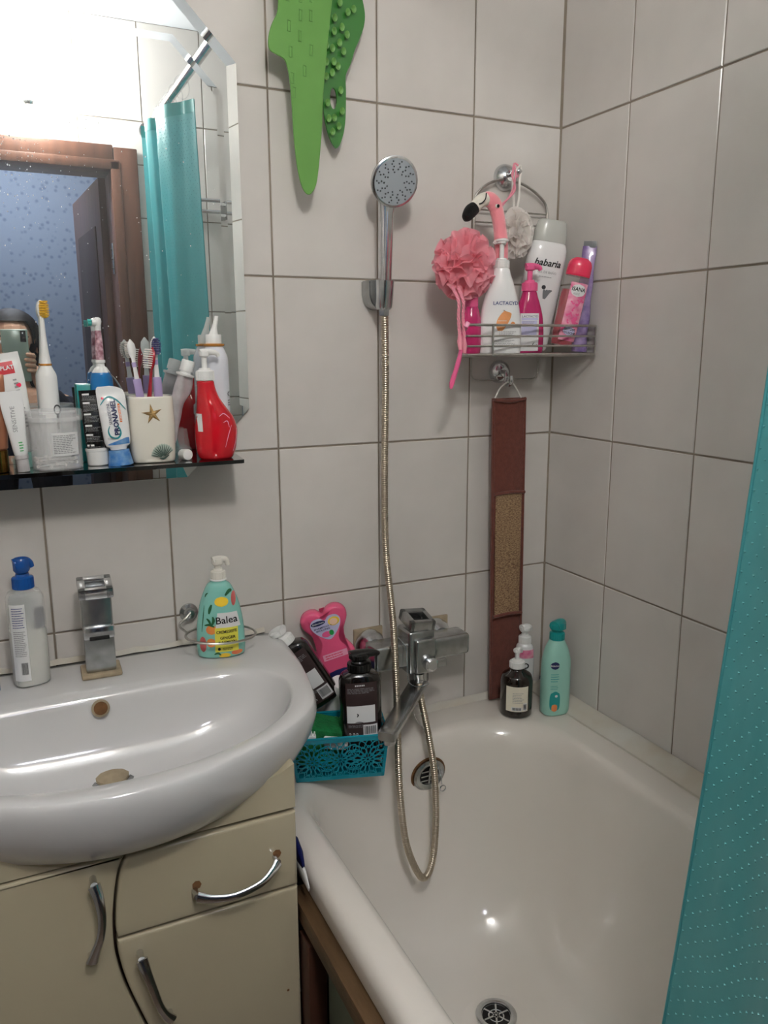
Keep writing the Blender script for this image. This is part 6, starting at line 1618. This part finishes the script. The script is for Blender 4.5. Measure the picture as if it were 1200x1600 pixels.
# ================================================================== PHOTOGRAPHER, seen in the mirror
ph = thing('phone', 'pale green phone held up, reflected at left mirror edge', 'phone', (-0.985, -1.402, 1.3050), 0.0)
finish(box((0, 0, 0), (0.076, 0.008, 0.158), 0.003, 3), 'phone_case', 'phone_body', ph)
finish(box((0.024, 0.0050, 0.058), (0.016, 0.003, 0.034), 0.001, 2), 'camera_bump', 'phone_lens', ph)
finish(box((0, -0.0045, 0), (0.070, 0.001, 0.150), 0.0004, 1), 'screen', 'phone_lens', ph)
PXc = -0.985
pe = thing('person', 'dark haired person in dark clothes photographing, seen in the mirror', 'person', (0, 0, 0))
def skin_fig(name, joints, edges, m, parent, root=0, sub=2):
    """joints: (x,y,z,r)"""
    me = bpy.data.meshes.new(name); me.from_pydata([j[:3] for j in joints], edges, []); me.update()
    o_ = bpy.data.objects.new(name, me); link(o_); me.materials.append(MATS[m]); o_.parent = parent
    o_.modifiers.new('skin', 'SKIN'); sd = o_.modifiers.new('sub', 'SUBSURF'); sd.levels = sub; sd.render_levels = sub
    for i, j in enumerate(joints):
        r = j[3] if isinstance(j[3], tuple) else (j[3], j[3]); me.skin_vertices[0].data[i].radius = r
    me.skin_vertices[0].data[root].use_root = True
    return o_
y0 = -1.72
J = [(PXc, y0, 0.80, (0.125, 0.095)), (PXc, y0, 0.92, (0.115, 0.085)), (PXc, y0, 1.05, (0.130, 0.090)), (PXc, y0, 1.13, (0.115, 0.075)), (PXc, y0+0.005, 1.19, 0.045), (PXc, y0+0.02, 1.245, 0.045),
     (PXc, y0+0.03, 1.30, (0.060, 0.070)), (PXc, y0+0.03, 1.355, (0.072, 0.088)), (PXc, y0+0.025, 1.405, (0.062, 0.078)), (PXc, y0+0.02, 1.43, (0.03, 0.04))]
E_ = [(i, i+1) for i in range(9)]
def add(chain, frm):
    for k, j in enumerate(chain):
        J.append(j); E_.append((frm if k == 0 else len(J)-2, len(J)-1))
for s_ in (-1, 1):
    add([(PXc+s_*0.165, y0, 1.125, 0.048), (PXc+s_*0.215, y0+0.03, 1.02, 0.042), (PXc+s_*0.225, y0+0.08, 0.96, 0.040), (PXc+s_*0.15, y0+0.17, 1.09, 0.034), (PXc+s_*0.070, y0+0.245, 1.21, 0.025), (PXc+s_*0.056, y0+0.270, 1.240, (0.030, 0.020)), (PXc+s_*0.050, y0+0.290, 1.268, (0.032, 0.016))], 3)
    add([(PXc+s_*0.085, y0, 0.74, 0.085), (PXc+s_*0.095, y0, 0.45, 0.058), (PXc+s_*0.095, y0-0.01, 0.40, 0.055), (PXc+s_*0.095, y0-0.02, 0.25, 0.048), (PXc+s_*0.095, y0-0.02, 0.09, 0.036), (PXc+s_*0.098, y0+0.02, 0.045, 0.036), (PXc+s_*0.105, y0+0.12, 0.032, 0.030)], 0)
bd = skin_fig('body', J, E_, 'skin', pe)
# fingers curled round the phone
for s_ in (-1, 1):
    for k in range(4):
        bx, by, bz = PXc+s_*0.046, y0+0.292, 1.250+k*0.016
        Lf = (0.021, 0.025, 0.026, 0.020)[k]
        Fj = [(bx, by-0.012, bz-0.004, 0.009), (bx+s_*0.004, by+0.010, bz+0.004, 0.0085), (bx+s_*0.001, by+0.026, bz+0.008, 0.008), (bx-s_*Lf*0.6, by+0.034, bz+0.010, 0.0075), (bx-s_*Lf, by+0.034, bz+0.011, 0.006)]
        skin_fig('finger', Fj, [(0, 1), (1, 2), (2, 3), (3, 4)], 'skin', bd, sub=1)
    skin_fig('thumb', [(PXc+s_*0.048, by-0.008, 1.252, 0.011), (PXc+s_*0.040, by+0.004, 1.268, 0.0105), (PXc+s_*0.026, by+0.010, 1.282, 0.009), (PXc+s_*0.014, by+0.012, 1.292, 0.007)], [(0, 1), (1, 2), (2, 3)], 'skin', bd, sub=1)
# face details
hc = Vector((PXc, y0+0.03, 1.335))
for s_ in (-1, 1):
    e_ = finish(sphere((hc.x+s_*0.031, hc.y+0.078, hc.z+0.012), (0.0125, 0.009, 0.007), 14, 10), 'eye', 'white_gloss', pe)
    finish(sphere((hc.x+s_*0.031, hc.y+0.0855, hc.z+0.012), 0.0050, 12, 8), 'iris', 'hair', e_)
    finish(tube([(hc.x+s_*0.016, hc.y+0.084, hc.z+0.029), (hc.x+s_*0.032, hc.y+0.084, hc.z+0.033), (hc.x+s_*0.047, hc.y+0.074, hc.z+0.028)], 0.0028, 8), 'eyebrow', 'hair', pe)
    finish(sphere((hc.x+s_*0.074, hc.y-0.002, hc.z), (0.008, 0.016, 0.026), 12, 10), 'ear', 'skin', pe)
finish(tube([(hc.x, hc.y+0.084, hc.z+0.014), (hc.x, hc.y+0.094, hc.z-0.008), (hc.x, hc.y+0.098, hc.z-0.020), (hc.x, hc.y+0.086, hc.z-0.026)], [0.006, 0.009, 0.012, 0.008], 12), 'nose', 'skin', pe)
finish(sphere((hc.x, hc.y+0.080, hc.z-0.046), (0.023, 0.009, 0.0065), 14, 8), 'mouth', 'pink_leaf', pe)
# hair: shell plus long locks
b = bmesh.new(); rn = random.Random(2)
b2 = bmesh.new(); bmesh.ops.create_uvsphere(b2, u_segments=28, v_segments=18, radius=1.0)
for v_ in b2.verts: v_.co = Vector((hc.x+v_.co.x*0.091, y0+0.012+v_.co.y*0.098, 1.372+v_.co.z*0.088))
bmesh.ops.delete(b2, geom=[v_ for v_ in b2.verts if v_.co.y > hc.y+0.055 and v_.co.z < 1.405], context='VERTS')
merge(b2, b)
for k in range(46):
    a = PI*0.86+(PI*1.28)*k/45; x0, yy = hc.x+0.084*math.cos(a), y0+0.012+0.090*math.sin(a)
    L_ = rn.uniform(0.22, 0.30); P = catmull([(x0*1.0, yy, 1.40), (x0+0.012*math.cos(a), yy+0.012*math.sin(a), 1.32), (x0+0.018*math.cos(a)+rn.uniform(-0.008, 0.008), yy+0.014*math.sin(a), 1.24), (x0+0.022*math.cos(a)+rn.uniform(-0.015, 0.015), yy+0.02*math.sin(a), 1.40-L_)], 4)
    tube(P, [0.012]*5+[0.011]*4+[0.008, 0.006, 0.004, 0.002], 6, bm=b)
finish(b, 'hair', 'hair', pe)
# clothes
CJ = [(PXc, y0, 0.70, (0.150, 0.112)), (PXc, y0, 0.80, (0.142, 0.108)), (PXc, y0, 0.92, (0.128, 0.098)), (PXc, y0, 1.05, (0.142, 0.102)), (PXc, y0, 1.125, (0.125, 0.086)), (PXc, y0+0.003, 1.165, (0.055, 0.052))]
CE = [(i, i+1) for i in range(5)]
for s_ in (-1, 1):
    n0 = len(CJ)
    CJ += [(PXc+s_*0.165, y0, 1.125, 0.060), (PXc+s_*0.217, y0+0.03, 1.02, 0.054), (PXc+s_*0.226, y0+0.08, 0.958, 0.052), (PXc+s_*0.15, y0+0.17, 1.09, 0.045), (PXc+s_*0.082, y0+0.235, 1.195, 0.036)]
    CE += [(4, n0), (n0, n0+1), (n0+1, n0+2), (n0+2, n0+3), (n0+3, n0+4)]
skin_fig('sweater', CJ, CE, 'clothes_dark', pe)
TJ = [(PXc, y0, 0.78, (0.138, 0.106))]; TE = []
for s_ in (-1, 1):
    n0 = len(TJ); TJ += [(PXc+s_*0.085, y0, 0.72, 0.097), (PXc+s_*0.095, y0, 0.45, 0.070), (PXc+s_*0.095, y0-0.015, 0.25, 0.060), (PXc+s_*0.095, y0-0.02, 0.10, 0.054)]
    TE += [(0, n0), (n0, n0+1), (n0+1, n0+2), (n0+2, n0+3)]
skin_fig('trousers', TJ, TE, 'clothes_dark', pe)
